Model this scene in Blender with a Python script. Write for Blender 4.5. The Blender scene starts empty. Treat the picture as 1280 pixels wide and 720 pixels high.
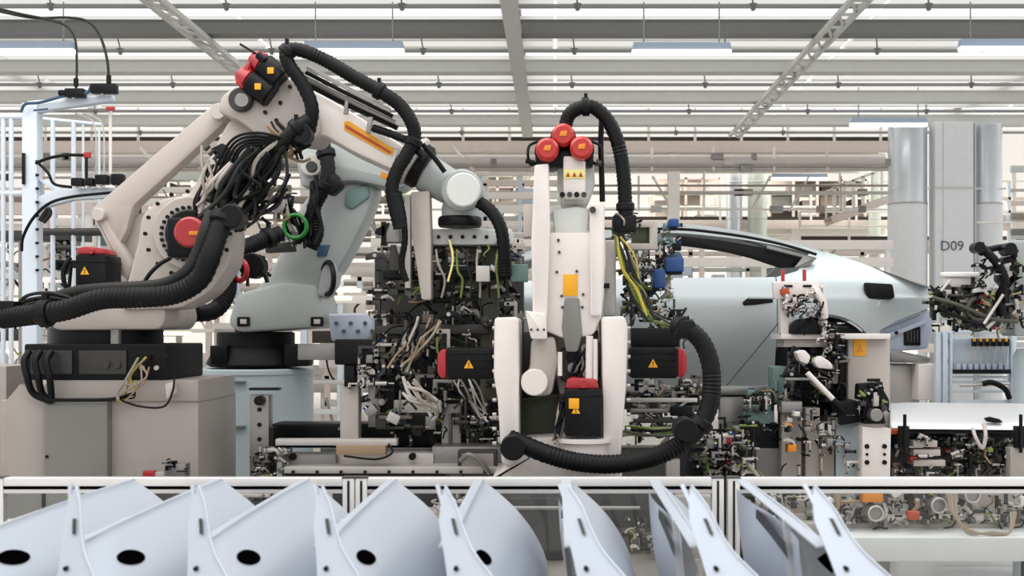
import bpy, math, random
from mathutils import Vector, Matrix
R = math.radians
scn = bpy.context.scene
COL = scn.collection
F, H, CX, CY = 1500.0, 1.9, 694.0, 413.0          # focal length in pixels, eye height, vanishing point
# ------------------------------------------------------------------ camera
cd = bpy.data.cameras.new('camera'); cam = bpy.data.objects.new('camera', cd); COL.objects.link(cam)
cam.location = (0, 0, H); cam.rotation_euler = (R(90), 0, 0)
cd.sensor_width = 36; cd.lens = 36*F/1280
cd.shift_x = -(CX-640)/1280; cd.shift_y = (CY-360)/1280
cd.clip_start = .1; cd.clip_end = 200
cd.dof.use_dof = True; cd.dof.focus_distance = 8.4; cd.dof.aperture_fstop = 5.0
scn.camera = cam
# ------------------------------------------------------------------ world and light
w = bpy.data.worlds.new('hall_light'); scn.world = w; w.use_nodes = True
bg = w.node_tree.nodes['Background']; bg.inputs[0].default_value = (1.0, .985, .97, 1); bg.inputs[1].default_value = 1.2
def area(name, loc, rot, sx, sy, power, col=(1, 1, 1)):
    l = bpy.data.lights.new(name, 'AREA'); l.shape = 'RECTANGLE'; l.size = sx; l.size_y = sy; l.energy = power; l.color = col
    o = bpy.data.objects.new(name, l); COL.objects.link(o); o.location = loc; o.rotation_euler = rot
area('lamp_bank_over_robots', (-3, 7, 6.6), (0, 0, 0), 7, 5, 330, (1, .97, .94))
area('lamp_bank_over_car', (5, 9, 6.6), (0, 0, 0), 6, 5, 260, (.90, .96, 1))
area('lamp_bank_over_rack', (0, 1.5, 6.4), (0, 0, 0), 8, 3, 180, (.92, .96, 1))
area('added_fill_back_hall', (0, 40, 10.8), (0, 0, 0), 40, 12, 6500, (1, .98, .95))  # added unseen light that brightens the far hall
scn.view_settings.view_transform = 'Standard'; scn.view_settings.look = 'None'
scn.view_settings.exposure = 0.0; scn.view_settings.gamma = 1; scn.view_settings.use_curve_mapping = False
scn.cycles.max_bounces = 6; scn.cycles.transparent_max_bounces = 12
# ------------------------------------------------------------------ materials
def lin(c):
    c = c/255
    return c/12.92 if c <= .04045 else ((c+.055)/1.055)**2.4
M = {}
def mat(name, rgb, rough=.5, metal=0., var=.06, scale=6., bump=.0, coat=0., emit=0., trans=0.):
    m = bpy.data.materials.new(name); m.use_nodes = True; nt = m.node_tree; N = nt.nodes; L = nt.links
    b = N['Principled BSDF']; c = [lin(v) for v in rgb]
    tc = N.new('ShaderNodeTexCoord'); nz = N.new('ShaderNodeTexNoise'); nz.inputs['Scale'].default_value = scale
    nz.inputs['Detail'].default_value = 3; L.new(tc.outputs['Object'], nz.inputs['Vector'])
    mx = N.new('ShaderNodeMix'); mx.data_type = 'RGBA'
    mx.inputs[6].default_value = (*[v*(1-var) for v in c], 1); mx.inputs[7].default_value = (*[min(1, v*(1+var)) for v in c], 1)
    L.new(nz.outputs['Fac'], mx.inputs[0]); L.new(mx.outputs[2], b.inputs['Base Color'])
    b.inputs['Roughness'].default_value = rough; b.inputs['Metallic'].default_value = metal
    if max(rgb) < 45: b.inputs['Specular IOR Level'].default_value = .2 if max(rgb) > 8 else 0
    if coat: b.inputs['Coat Weight'].default_value = coat; b.inputs['Coat Roughness'].default_value = .08
    if bump:
        bp = N.new('ShaderNodeBump'); bp.inputs['Strength'].default_value = bump; bp.inputs['Distance'].default_value = .01
        n2 = N.new('ShaderNodeTexNoise'); n2.inputs['Scale'].default_value = scale*12
        L.new(tc.outputs['Object'], n2.inputs['Vector']); L.new(n2.outputs['Fac'], bp.inputs['Height']); L.new(bp.outputs[0], b.inputs['Normal'])
    if emit:
        b.inputs['Emission Color'].default_value = (*c, 1); b.inputs['Emission Strength'].default_value = emit
    M[name] = m
    return m
mat('beige', (178, 169, 162), .42, bump=.05)
mat('robot_white', (218, 210, 205), .4, bump=.05)
mat('robot_cool', (156, 161, 159), .4, bump=.05)
mat('pedestal_beige', (158, 151, 145), .5, bump=.05)
mat('pedestal_grey', (118, 117, 112), .5)
mat('pedestal_mint', (182, 195, 199), .45, bump=.05)
mat('steel', (140, 138, 135), .35, .6, .12, 10)
mat('steel_dark', (62, 61, 59), .45, .5, .15, 10)
mat('steel_pale', (188, 183, 178), .4, .3, .08)
mat('alu', (222, 220, 218), .36, .6, .06)
mat('alu_slot', (18, 17, 18), .6)
mat('black', (12, 12, 13), .42, var=.2)
mat('black_soft', (20, 20, 21), .6, var=.2, bump=.1)
mat('rubber', (10, 10, 11), .48, var=.15, bump=.15, scale=20)
mat('rubber_grey', (40, 40, 39), .5, var=.15)
mat('cable_pale', (150, 143, 132), .55)
mat('cable_tan', (150, 128, 100), .6)
mat('cable_green', (112, 128, 60), .5)
mat('cable_yellow', (196, 176, 60), .5)
mat('cable_blue', (50, 78, 104), .5)
mat('red', (158, 10, 24), .42, coat=.3)
mat('red_bright', (172, 22, 16), .4, coat=.3)
mat('orange', (214, 130, 26), .5)
mat('orange_dark', (170, 62, 24), .5)
mat('yellow', (228, 160, 14), .5)
mat('yellow_white', (233, 222, 140), .5)
mat('green', (10, 108, 34), .4)
mat('blue', (12, 62, 122), .4)
mat('teal', (104, 130, 126), .45)
mat('tool_brown', (104, 96, 88), .5, .3, .15, 10)
mat('olive', (72, 73, 60), .5, .2, .2, 12)
mat('car_silver', (176, 183, 184), .4, .5, .02, 3, coat=.25)
mat('car_inner', (176, 183, 198), .4, .4, .08)
mat('fender_silver', (182, 189, 199), .36, .25, .02, 3)
mat('fender_inner', (200, 200, 200), .4, .2, .04)
mat('frame_blue_white', (206, 216, 226), .4, .1)
mat('duct', (212, 217, 222), .28, .6, .05, 4)
mat('column_paint', (226, 229, 232), .5)
mat('duct_green', (200, 206, 196), .4, .2)
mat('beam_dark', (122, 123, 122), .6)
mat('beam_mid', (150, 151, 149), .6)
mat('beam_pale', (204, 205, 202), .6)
mat('roof_white', (242, 241, 236), .6)
mat('hall_white', (240, 235, 229), .6)
mat('hall_pink', (222, 208, 200), .6)
mat('hall_brown', (150, 138, 128), .7, var=.2)
mat('hall_dark', (58, 50, 46), .7)
mat('hall_green', (190, 192, 178), .6)
mat('floor_grey', (190, 188, 184), .35, var=.1, scale=1.2, bump=.03)
mat('text_grey', (88, 92, 98), .6)
mat('void_black', (4, 4, 5), .9)
mat('ink', (40, 24, 20), .6)
mat('tube_light', (255, 255, 255), .4, emit=5.0, var=0)
mat('lamp_body', (178, 194, 216), .4)
mat('work_lamp', (255, 238, 200), .4, emit=4.0, var=0)
def glass():
    m = bpy.data.materials.new('clear_panel'); m.use_nodes = True; N = m.node_tree.nodes; L = m.node_tree.links
    out = N['Material Output']; N.remove(N['Principled BSDF'])
    t = N.new('ShaderNodeBsdfTransparent'); t.inputs[0].default_value = (.90, .91, .91, 1)
    g = N.new('ShaderNodeBsdfGlossy'); g.inputs['Roughness'].default_value = .04
    fr = N.new('ShaderNodeFresnel'); fr.inputs[0].default_value = 1.45
    x = N.new('ShaderNodeMixShader'); L.new(fr.outputs[0], x.inputs[0]); L.new(t.outputs[0], x.inputs[1]); L.new(g.outputs[0], x.inputs[2])
    L.new(x.outputs[0], out.inputs[0]); M['clear_panel'] = m
glass()
def translucent_deck():                                             # roof deck, translucency added so world light brightens the ceiling
    m = bpy.data.materials.new('translucent_deck_sheet'); m.use_nodes = True; N = m.node_tree.nodes; L = m.node_tree.links
    out = N['Material Output']; N.remove(N['Principled BSDF'])
    t = N.new('ShaderNodeBsdfTranslucent'); t.inputs[0].default_value = (.74, .74, .72, 1)
    d = N.new('ShaderNodeBsdfDiffuse'); d.inputs[0].default_value = (.75, .75, .73, 1)
    x = N.new('ShaderNodeMixShader'); x.inputs[0].default_value = .12; L.new(t.outputs[0], x.inputs[1]); L.new(d.outputs[0], x.inputs[2])
    L.new(x.outputs[0], out.inputs[0]); M['translucent_deck_sheet'] = m
translucent_deck()
# ------------------------------------------------------------------ helpers
def P(px, py, Y): return Vector(((px-CX)*Y/F, Y, H-(py-CY)*Y/F))
W = {}                                              # world position of each object's own frame
def thing(name, label, cat, loc, group=None):
    o = bpy.data.objects.new(name, None); o.empty_display_size = .1; COL.objects.link(o); o.location = loc
    o['label'] = label; o['category'] = cat
    if group: o['group'] = group
    W[o] = Vector(loc); return o
def spline(pts, n=8):
    pts = [Vector(p) for p in pts]
    if len(pts) < 3: return pts
    q = [2*pts[0]-pts[1]]+pts+[2*pts[-1]-pts[-2]]; out = []
    for i in range(1, len(q)-2):
        a, b, c, d = q[i-1], q[i], q[i+1], q[i+2]
        for k in range(n):
            t = k/n
            out.append(.5*((2*b)+(c-a)*t+(2*a-5*b+4*c-d)*t*t+(3*b-a-3*c+d)*t**3))
    out.append(pts[-1]); return out
def roundpoly(pts, r, n=3):
    out = []; k = len(pts)
    for i in range(k):
        p = Vector(pts[i]); a = Vector(pts[i-1])-p; b = Vector(pts[(i+1) % k])-p
        if a.length < 1e-6 or b.length < 1e-6: continue
        rr = min(r, a.length*.45, b.length*.45)
        s = p+a.normalized()*rr; e = p+b.normalized()*rr
        for j in range(n+1):
            t = j/n; out.append(tuple((1-t)**2*s+2*t*(1-t)*p+t*t*e))
    return out
def inset(pts, w):
    k = len(pts); ar = sum(pts[i-1][0]*pts[i][1]-pts[i][0]*pts[i-1][1] for i in range(k))
    sg = 1 if ar > 0 else -1; out = []
    for i in range(k):
        p = Vector(pts[i]); a = (p-Vector(pts[i-1])); b = (Vector(pts[(i+1) % k])-p)
        if a.length < 1e-9 or b.length < 1e-9: out.append(tuple(p)); continue
        a.normalize(); b.normalize()
        na = Vector((-a.y, a.x))*sg; nb = Vector((-b.y, b.x))*sg; m = na+nb
        if m.length < .2: out.append(tuple(p)); continue
        m.normalize(); out.append(tuple(p+m*w/max(.5, m.dot(na))))
    return out
class MB:
    def __init__(s): s.v = []; s.f = []; s.m = []; s.mi = 0
    def add(s, vs, fs):
        o = len(s.v); s.v.extend(Vector(v) for v in vs)
        for f in fs: s.f.append([i+o for i in f]); s.m.append(s.mi)
        return s
    def prism(s, pts, y0, y1, bev=0, tf=None):
        """polygon in X,Z swept from y0 to y1 with rounded edges"""
        if sum(pts[i-1][0]*pts[i][1]-pts[i][0]*pts[i-1][1] for i in range(len(pts))) < 0: pts = pts[::-1]
        if bev > 0:
            bev = min(bev, abs(y1-y0)*.45); d = 1 if y1 > y0 else -1
            rings = [(inset(pts, bev), y0), (inset(pts, bev*.3), y0+d*bev*.3), (pts, y0+d*bev), (pts, y1-d*bev), (inset(pts, bev*.3), y1-d*bev*.3), (inset(pts, bev), y1)]
        else: rings = [(pts, y0), (pts, y1)]
        k = len(pts); vs = []; fs = []
        for r, y in rings: vs += [Vector((p[0], y, p[1])) for p in r]
        for j in range(len(rings)-1):
            for i in range(k):
                a = j*k+i; b = j*k+(i+1) % k; fs.append([a, a+k, b+k, b] if y1 > y0 else [a, b, b+k, a+k])
        fs.append(list(range(k)) if y1 > y0 else list(range(k))[::-1])
        top = list(range((len(rings)-1)*k, len(rings)*k)); fs.append(top[::-1] if y1 > y0 else top)
        if tf: vs = [tf(v) for v in vs]
        return s.add(vs, fs)
    def pr(s, px, Y, d, bev=1.5, rnd=0, tf=None):
        pts = [((x-CX)*Y/F, H-(y-CY)*Y/F) for x, y in px]
        if rnd: pts = roundpoly(pts, max(rnd, bev*1.6)*Y/F)
        return s.prism(pts, Y, Y+d, bev*Y/F, tf)
    def rect(s, x0, y0, x1, y1, Y, d, bev=1., rnd=0, tf=None): return s.pr([(x0, y0), (x1, y0), (x1, y1), (x0, y1)], Y, d, bev, rnd, tf)
    def box(s, x0, x1, y0, y1, z0, z1, bev=0, tf=None): return s.prism([(x0, z0), (x1, z0), (x1, z1), (x0, z1)], y0, y1, bev, tf)
    def rings(s, cs, seg=12, cap=True):
        """cs = [(centre, normal, radius)]"""
        vs = []; fs = []; up = None
        for c, n, r in cs:
            n = n.normalized()
            if up is None: up = n.orthogonal().normalized()
            up = (up-n*up.dot(n)); up = up.normalized() if up.length > 1e-5 else n.orthogonal().normalized()
            sd = n.cross(up)
            for i in range(seg):
                a = 2*math.pi*i/seg; vs.append(c+(up*math.cos(a)+sd*math.sin(a))*r)
        for j in range(len(cs)-1):
            for i in range(seg):
                a = j*seg+i; b = j*seg+(i+1) % seg; fs.append([a, b, b+seg, a+seg])
        if cap: fs.append(list(range(seg))[::-1]); fs.append(list(range((len(cs)-1)*seg, len(cs)*seg)))
        return s.add(vs, fs)
    def lathe(s, p0, p1, prof, seg=20):
        p0 = Vector(p0); p1 = Vector(p1); n = p1-p0
        return s.rings([(p0+n*t, n, r) for t, r in prof], seg)
    def cyl(s, p0, p1, r, r1=None, seg=14, ch=.12):
        r1 = r if r1 is None else r1; L_ = (Vector(p1)-Vector(p0)).length or 1; c = min(.3, ch*r/L_)
        return s.lathe(p0, p1, [(0, r*(1-ch)), (c, r), (1-c, r1), (1, r1*(1-ch))], seg)
    def cp(s, a, b, Y, r, r1=None, seg=14, Yb=None):     # cylinder between two picture points
        Yb = Y if Yb is None else Yb
        return s.cyl(P(*a, Y), P(*b, Yb), r*Y/F, None if r1 is None else r1*Yb/F, seg)
    def disc(s, c, Y, r, d, seg=24, ch=.08):               # cylinder along the depth axis
        p = P(*c, Y); return s.cyl(p, p+Vector((0, d, 0)), r*Y/F, None, seg, ch)
    def tube(s, pts, r, seg=10, corr=0, n=8, pitch=.03):
        pts = spline(pts, n)
        if corr:
            out = [pts[0]]; acc = 0
            for a, b in zip(pts, pts[1:]):
                L_ = (b-a).length; k = max(1, int(L_/(pitch/2)+.5))
                out += [a.lerp(b, (i+1)/k) for i in range(k)]
            pts = out
        cs = []
        for i, p in enumerate(pts):
            n_ = pts[min(i+1, len(pts)-1)]-pts[max(i-1, 0)]
            if n_.length < 1e-7: continue
            cs.append((p, n_, r*(1+(corr if i % 2 else -corr))))
        return s.rings(cs, seg)
    def hose(s, pts, r, corr=.0, seg=10, n=8):                # pts of (px,py,Y), r in pixels at first Y
        return s.tube([P(*p) for p in pts], r*pts[0][2]/F, seg, corr, n)
    def torus(s, c, nrm, R_, r, seg=24, sg=8):
        c = Vector(c); nrm = Vector(nrm).normalized(); u = nrm.orthogonal().normalized(); v = nrm.cross(u)
        vs = []; fs = []
        for i in range(seg):
            a = 2*math.pi*i/seg; d = u*math.cos(a)+v*math.sin(a)
            for j in range(sg):
                b = 2*math.pi*j/sg; vs.append(c+d*(R_+r*math.cos(b))+nrm*r*math.sin(b))
        for i in range(seg):
            for j in range(sg):
                fs.append([i*sg+j, ((i+1) % seg)*sg+j, ((i+1) % seg)*sg+(j+1) % sg, i*sg+(j+1) % sg])
        return s.add(vs, fs)
    def obox(s, c, sz, rot=None, bev=0):
        c = Vector(c); m = rot.to_matrix() if rot is not None else Matrix.Identity(3)
        return s.prism([(-sz[0]/2, -sz[2]/2), (sz[0]/2, -sz[2]/2), (sz[0]/2, sz[2]/2), (-sz[0]/2, sz[2]/2)], -sz[1]/2, sz[1]/2, bev, lambda v: m @ v+c)
    def bar(s, a, b, w, d, bev=0):                            # square bar between two points
        a = Vector(a); b = Vector(b); n = b-a; q = n.to_track_quat('X', 'Z').to_euler()
        return s.obox((a+b)/2, (n.length, d, w), q, bev)
    def build(s, name, mats, parent=None, label=None, kind=None, sharp=38):
        if isinstance(mats, str): mats = [mats]
        off = W.get(parent, Vector((0, 0, 0))) if parent is not None else Vector((0, 0, 0))
        me = bpy.data.meshes.new(name); me.from_pydata([tuple(v-off) for v in s.v], [], s.f)
        for k in mats: me.materials.append(M[k])
        if len(mats) > 1: me.polygons.foreach_set('material_index', s.m)
        me.polygons.foreach_set('use_smooth', [len(q) <= 6 for q in s.f]); me.set_sharp_from_angle(angle=R(sharp))
        o = bpy.data.objects.new(name, me); COL.objects.link(o)
        if parent is not None: o.parent = parent
        W[o] = Vector(off)
        if label: o['label'] = label
        if kind: o['kind'] = kind
        return o
def tag(o, label, cat, group=None, kind=None):
    o['label'] = label; o['category'] = cat
    if group: o['group'] = group
    if kind: o['kind'] = kind
    return o
def copy_tree(o, parent=None, loc=None):
    c = o.copy(); COL.objects.link(c)
    if parent is not None: c.parent = parent
    if loc is not None: c.location = loc; W[c] = Vector(loc)
    for ch in list(o.children): copy_tree(ch, c)
    return c
def text(s, px, py, Y, h, m, parent, name='lettering', align='CENTER'):
    cu = bpy.data.curves.new(name, 'FONT'); cu.body = s; cu.size = h*Y/F*1.38; cu.align_x = align; cu.extrude = .002
    o = bpy.data.objects.new(name, cu); COL.objects.link(o); cu.materials.append(M[m])
    o.parent = parent; o.location = P(px, py, Y)-W[parent]; o.rotation_euler = (R(90), 0, 0); return o
# =================================================================== SETTING
def struct(name, m, mt): o = m.build(name, mt); o['kind'] = 'structure'; return o
fl = MB().box(-30, 30, -6, 62, -.1, 0); struct('floor', fl, 'floor_grey')
struct('wall_back', MB().box(-40, 40, 60, 60.2, 0, 12), 'hall_white')
# ceiling: deck with panels, cross beams, long beams and pipes
ceil = MB(); [ceil.box(x-.1, x+.1, -6, 31, 7.46, 7.6) for x in (-21.9, -11.6, -.7, 10.1, 21.9)]; ceil = struct('ceiling', ceil, 'beam_pale')
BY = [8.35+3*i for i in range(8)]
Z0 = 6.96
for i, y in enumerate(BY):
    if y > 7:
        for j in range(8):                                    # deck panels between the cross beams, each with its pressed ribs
            x0 = -22+j*5.5; m = MB(); m.add([(x0+.02, y+.4, 7.34), (x0+5.48, y+.4, 7.34), (x0+5.48, y+2.98, 7.34), (x0+.02, y+2.98, 7.34)], [[3, 2, 1, 0]]); rp_ = m.build('roof_panel', 'translucent_deck_sheet', ceil)
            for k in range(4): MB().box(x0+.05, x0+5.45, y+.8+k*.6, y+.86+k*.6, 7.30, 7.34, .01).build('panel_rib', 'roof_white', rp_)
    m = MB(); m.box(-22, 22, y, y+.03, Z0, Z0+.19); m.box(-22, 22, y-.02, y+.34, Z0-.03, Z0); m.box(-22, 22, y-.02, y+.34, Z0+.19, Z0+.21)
    m.build('cross_beam', ['beam_dark'] if i < 5 else ['beam_pale'], ceil)  # far beams paler: haze put into their colour
    m = MB(); m.cyl((-22, y+1.45, Z0+.02), (22, y+1.45, Z0+.02), .035, seg=8)
    m.build('sprinkler_pipe', 'beam_mid', ceil)
    if y > 14:
        for k in range(-7, 8):
            x = k*2.75+.35; m = MB(); m.cyl((x, y+1.45, Z0+.05), (x-.05, y+1.35, 7.34), .014, seg=6); m.cyl((x, y+1.45, Z0-.05), (x, y+1.45, Z0+.06), .03, .07, seg=8)
            m.build('pipe_hanger', 'beam_dark', ceil)
for x in (-6.04, -.70, 4.58):
    m = MB(); tr = x in (4.58, -6.04)
    if tr:                                                    # open truss
        for dx in (-.13, .13): m.box(x+dx-.035, x+dx+.035, 10, 30.6, 6.82, 6.9)
        for k in range(26):
            a = 10+k*.8; m.bar((x-.13, a, 6.85), (x+.13, a+.8, 6.85), .04, .04); m.bar((x+.13, a, 6.85), (x-.13, a, 6.85), .04, .04)
    else: m.box(x-.13, x+.13, 10, 30.6, 6.82, 6.84); m.box(x-.13, x+.13, 10, 30.6, 6.94, 6.96); m.box(x-.02, x+.02, 10, 30.6, 6.84, 6.94)
    m.build('long_beam', 'beam_pale', ceil)
# fluorescent lamps
def lamp(px0, px1, py, Y, label):
    a = P(px0, py, Y); b = P(px1, py, Y); t = thing('ceiling_light', label, 'light', ((a.x+b.x)/2, Y, a.z), 'long fluorescent ceiling lights')
    m = MB(); m.prism([(a.x, a.z), (b.x, a.z), (b.x-.03, a.z+.13), (a.x+.03, a.z+.13)], Y, Y+.16, .01); m.build('housing', 'lamp_body', t)
    m = MB(); m.box(a.x+.01, b.x-.01, Y-.01, Y+.15, a.z-.06, a.z-.001, .015); m.build('light_tube', 'tube_light', t)
    for x in (a.x+.2, b.x-.2): m = MB(); m.cyl((x, Y+.08, a.z+.12), (x, Y+.08, 7.36 if Y < 31 else a.z+.5), .012, seg=6); m.build('hanger_rod', 'beam_mid', t)
for a in ((-38, 92, 61, 19.8, 'fluorescent ceiling light above the white cable mast'), (378, 505, 61, 19.8, 'fluorescent ceiling light above the raised arm of the long-reach robot'),
          (790, 915, 62, 19.8, 'fluorescent ceiling light between the arched hose and the roof truss'), (1200, 1328, 58, 19.8, 'fluorescent ceiling light cut by the upper right picture edge'),
          (1063, 1160, 154, 26.8, 'fluorescent ceiling light just in front of the lettered column'), (965, 1035, 222, 34.5, 'small distant fluorescent light below the upper walkway')): lamp(*a)
# =================================================================== FAR HALL
rnd = random.Random(4)
def walkway(Y, yt, yb, x0, x1, label, posts, depth=6, railh=.9, step=1.2):
    a = P(x0, yb, Y); b = P(x1, yt, Y); z0, z1 = a.z, b.z
    t = thing('walkway', label, 'walkway', ((a.x+b.x)/2, Y, z0))
    MB().box(a.x, b.x, Y, Y+.12, z0, z1, .01).build('edge_beam', 'hall_pink', t)
    MB().box(a.x, b.x, Y+.12, Y+depth, z0+(z1-z0)*.5, z1).build('deck', 'hall_green', t)
    MB().box(a.x, b.x, Y+.05, Y+.09, z1, z1+.11).build('kick_plate', 'hall_dark', t)
    for k in range(int(depth/1.3)): MB().box(a.x, b.x, Y+.6+k*1.3, Y+.75+k*1.3, z0-.12, z0+.05).build('joist', 'hall_white', t)
    n = int((b.x-a.x)/step)
    for k in range(n+1):
        x = a.x+k*step; MB().box(x-.035, x+.035, Y+.02, Y+.06, z0+.02, z1+railh).build('rail_post', 'hall_white', t)
    for q in (.5, 1): MB().cyl((a.x, Y+.04, z1+railh*q), (b.x, Y+.04, z1+railh*q), .025, seg=6).build('handrail', 'hall_white', t)
    for x in posts: MB().box(x-.15, x+.15, Y+.3, Y+.6, 0, z0+.05).build('support_post', 'hall_white', t)
    return t
walkway(31, 176, 190, -60, 1113, 'upper steel walkway with white railing and dark kick plate', [-12, -6.5, -1.9, 3.1], 5)
walkway(37, 275, 286, 560, 1113, 'lower walkway behind the car roof with dark kick plate', [2.6, 7.5], 4, .8, 1.4)
walkway(39, 268, 280, -60, 520, 'lower walkway seen behind the long-reach robots', [-16, -11], 4, .8, 1.4)
walkway(34, 300, 310, 1000, 1360, 'short right-hand walkway below the lettered column band', [11.5], 2.2, .8, 1.4)
def rack(px0, px1, py0, py1, Y, label, rows, cols, seed):
    r = random.Random(seed); a = P(px0, py1, Y); b = P(px1, py0, Y)
    t = thing('storage_rack', label, 'rack', ((a.x+b.x)/2, Y, a.z)); D = 1.1
    for c in range(cols+1):
        x = a.x+(b.x-a.x)*c/cols
        for dy in (0, D): MB().box(x-.04, x+.04, Y+dy, Y+dy+.07, a.z, b.z).build('upright', 'hall_pink', t)
    for k in range(rows+1):
        z = a.z+(b.z-a.z)*k/rows
        MB().box(a.x, b.x, Y, Y+D, z-.05, z).build('shelf', r.choice(['hall_white', 'hall_pink', 'hall_green']), t)
    crates = {}
    for k in range(rows):
        z = a.z+(b.z-a.z)*k/rows; hh = (b.z-a.z)/rows
        x = a.x+.1
        while x < b.x-.5:
            w_ = r.uniform(.4, .9); h_ = hh*r.uniform(.35, .8)
            if r.random() < .75:
                mt = r.choice(['hall_brown', 'hall_brown', 'hall_dark', 'hall_pink', 'steel', 'hall_green'])
                MB().box(x, min(b.x-.05, x+w_), Y+.15, Y+.95, z, z+h_, .01).build('bin', mt, t)
            x += w_+r.uniform(.05, .3)
for a in ((815, 900, 222, 274, 37.6, 'rack of brown bins on the walkway above the car windscreen', 3, 4, 1),
          (962, 1112, 224, 274, 37.6, 'rack of dense bins on the walkway beside the tall duct pair', 3, 5, 2),
          (400, 520, 214, 268, 39.6, 'rack of bins on the far walkway behind the robot elbow', 4, 4, 3),
          (150, 300, 205, 268, 39.6, 'rack of bins on the far walkway behind the rear link arm', 4, 5, 4),
          (600, 665, 205, 274, 37.6, 'narrow rack behind the disc-capped robot wrist', 5, 3, 5)): rack(*a)
t = thing('staircase', 'pale inclined stair rising to the right behind the car roof', 'stairs', P(1085, 272, 32.8))
for dy in (0, .9):
    MB().bar(P(1040, 275, 32.8)+Vector((0, dy, 0)), P(1118, 246, 32.8)+Vector((0, dy, 0)), .22, .06, .01).build('stringer', 'hall_pink', t)
    MB().bar(P(1040, 235, 32.8)+Vector((0, dy, 0)), P(1118, 206, 32.8)+Vector((0, dy, 0)), .05, .05).build('handrail', 'hall_white', t)
    for k in range(7): x = 1042+k*12; MB().bar(P(x, 274-k*4.5, 32.8)+Vector((0, dy, 0)), P(x, 234-k*4.5, 32.8)+Vector((0, dy, 0)), .05, .05).build('baluster', 'hall_white', t)
for k in range(9): c = P(1044+k*8.5, 272-k*3.2, 32.8); MB().box(c.x-.12, c.x+.12, 32.83, 33.67, c.z-.02, c.z+.02).build('tread', 'hall_brown', t)
# tall ducts far behind
for (x0, x1, lab, mt) in ((909, 929, 'slim grey duct rising from the far walkway', 'duct'), (936, 960, 'pale green duct rising beside the slim grey duct', 'duct_green'), (1088, 1103, 'thin pale duct near the far walkway end', 'duct_green')):
    Y = 36.5; a = P(x0, 286, Y); b = P(x1, 214, Y); t = thing('duct', lab, 'duct', ((a.x+b.x)/2, Y, 0))
    r = (b.x-a.x)/2; c = (a.x+b.x)/2
    m = MB(); m.cyl((c, Y+.2, 0), (c, Y+.2, b.z+.1), r, seg=20); m.build('duct_pipe', mt, t)
    for k in range(5): z = 2+k*1.1; m = MB(); m.cyl((c, Y+.2, z), (c, Y+.2, z+.05), r*1.06, seg=20); m.build('duct_band', 'beam_pale', t)
# floor level white machine frames in the back hall
def machine(px0, px1, py0, py1, Y, label, seed, dens=1.0):
    r = random.Random(seed); a = P(px0, py1, Y); b = P(px1, py0, Y)
    t = thing('framed_machine', label, 'machine', ((a.x+b.x)/2, Y, 0)); D = 2.0
    nx = max(2, int((b.x-a.x)/1.0))
    for k in range(nx+1):
        x = a.x+(b.x-a.x)*k/nx
        for dy in (0, D): MB().box(x-.05, x+.05, Y+dy, Y+dy+.1, 0, b.z, .01).build('post', r.choice(['hall_white', 'frame_blue_white', 'hall_pink']), t)
    z = .5
    while z < b.z:
        for dy in (-.02, D): MB().box(a.x-.1, b.x+.1, Y+dy, Y+dy+.1, z, z+r.uniform(.06, .2), .01).build('cross_rail', r.choice(['hall_white', 'hall_white', 'steel_pale', 'hall_pink', 'beam_pale']), t)
        z += r.uniform(.3, .55)
    for k in range(int(16*dens*(b.x-a.x)/3)):
        x = r.uniform(a.x, b.x-.3); z = r.uniform(.4, max(.6, b.z-.5)); w_ = r.uniform(.15, .8); h_ = r.uniform(.1, .5); y = Y+r.uniform(.2, 1.6)
        MB().box(x, x+w_, y, y+.4, z, z+h_, .015).build('equipment_box', r.choice(['hall_white', 'steel_pale', 'hall_pink', 'steel_dark', 'hall_brown', 'hall_dark', 'teal', 'frame_blue_white']), t)
    for k in range(int(8*dens*(b.x-a.x)/3)):
        x = r.uniform(a.x, b.x-.3); z = r.uniform(.6, b.z); p = [(x, Y+r.uniform(-.1, 1), z)]
        for q in range(3): p.append((p[-1][0]+r.uniform(-.4, .4), p[-1][1], p[-1][2]+r.uniform(-.5, .2)))
        MB().tube(p, r.uniform(.012, .03), 6, n=5).build('cable', r.choice(['hall_dark', 'cable_pale', 'rubber', 'hall_pink']), t)
    for k in range(int(4*dens)):
        x = r.uniform(a.x, b.x-.6); z = r.uniform(1.2, b.z-.1); MB().box(x, x+r.uniform(.3, .7), Y-.03, Y, z, z+.05).build('work_light', 'work_lamp', t)
for a in ((380, 470, 335, 460, 20, 'white machine frame beyond the gap right of the rear robot', 11, 1.2),
          (100, 260, 225, 460, 22, 'pale machine frame behind the bolted robot shoulder', 12, 1.3),
          (0, 110, 250, 460, 19, 'machine frame with grey boxes behind the cable mast', 13, 1.3),
          (470, 690, 300, 460, 23, 'machine frame behind the central welding tools', 14, 1.2),
          (800, 1110, 300, 460, 24, 'machine frame seen through the car window', 15, 1.2),
          (600, 700, 215, 300, 27, 'tall frame behind the red-capped robot top', 16, 1.2),
          (1095, 1180, 380, 460, 20, 'pale frame past the tail of the car', 17, 1.),
          (1268, 1330, 215, 460, 31, 'tall frame past the lettered column', 18, 1.2),
          (270, 470, 300, 420, 27, 'tall pale frame behind the mint robot', 19, 1.2)): machine(*a)
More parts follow.
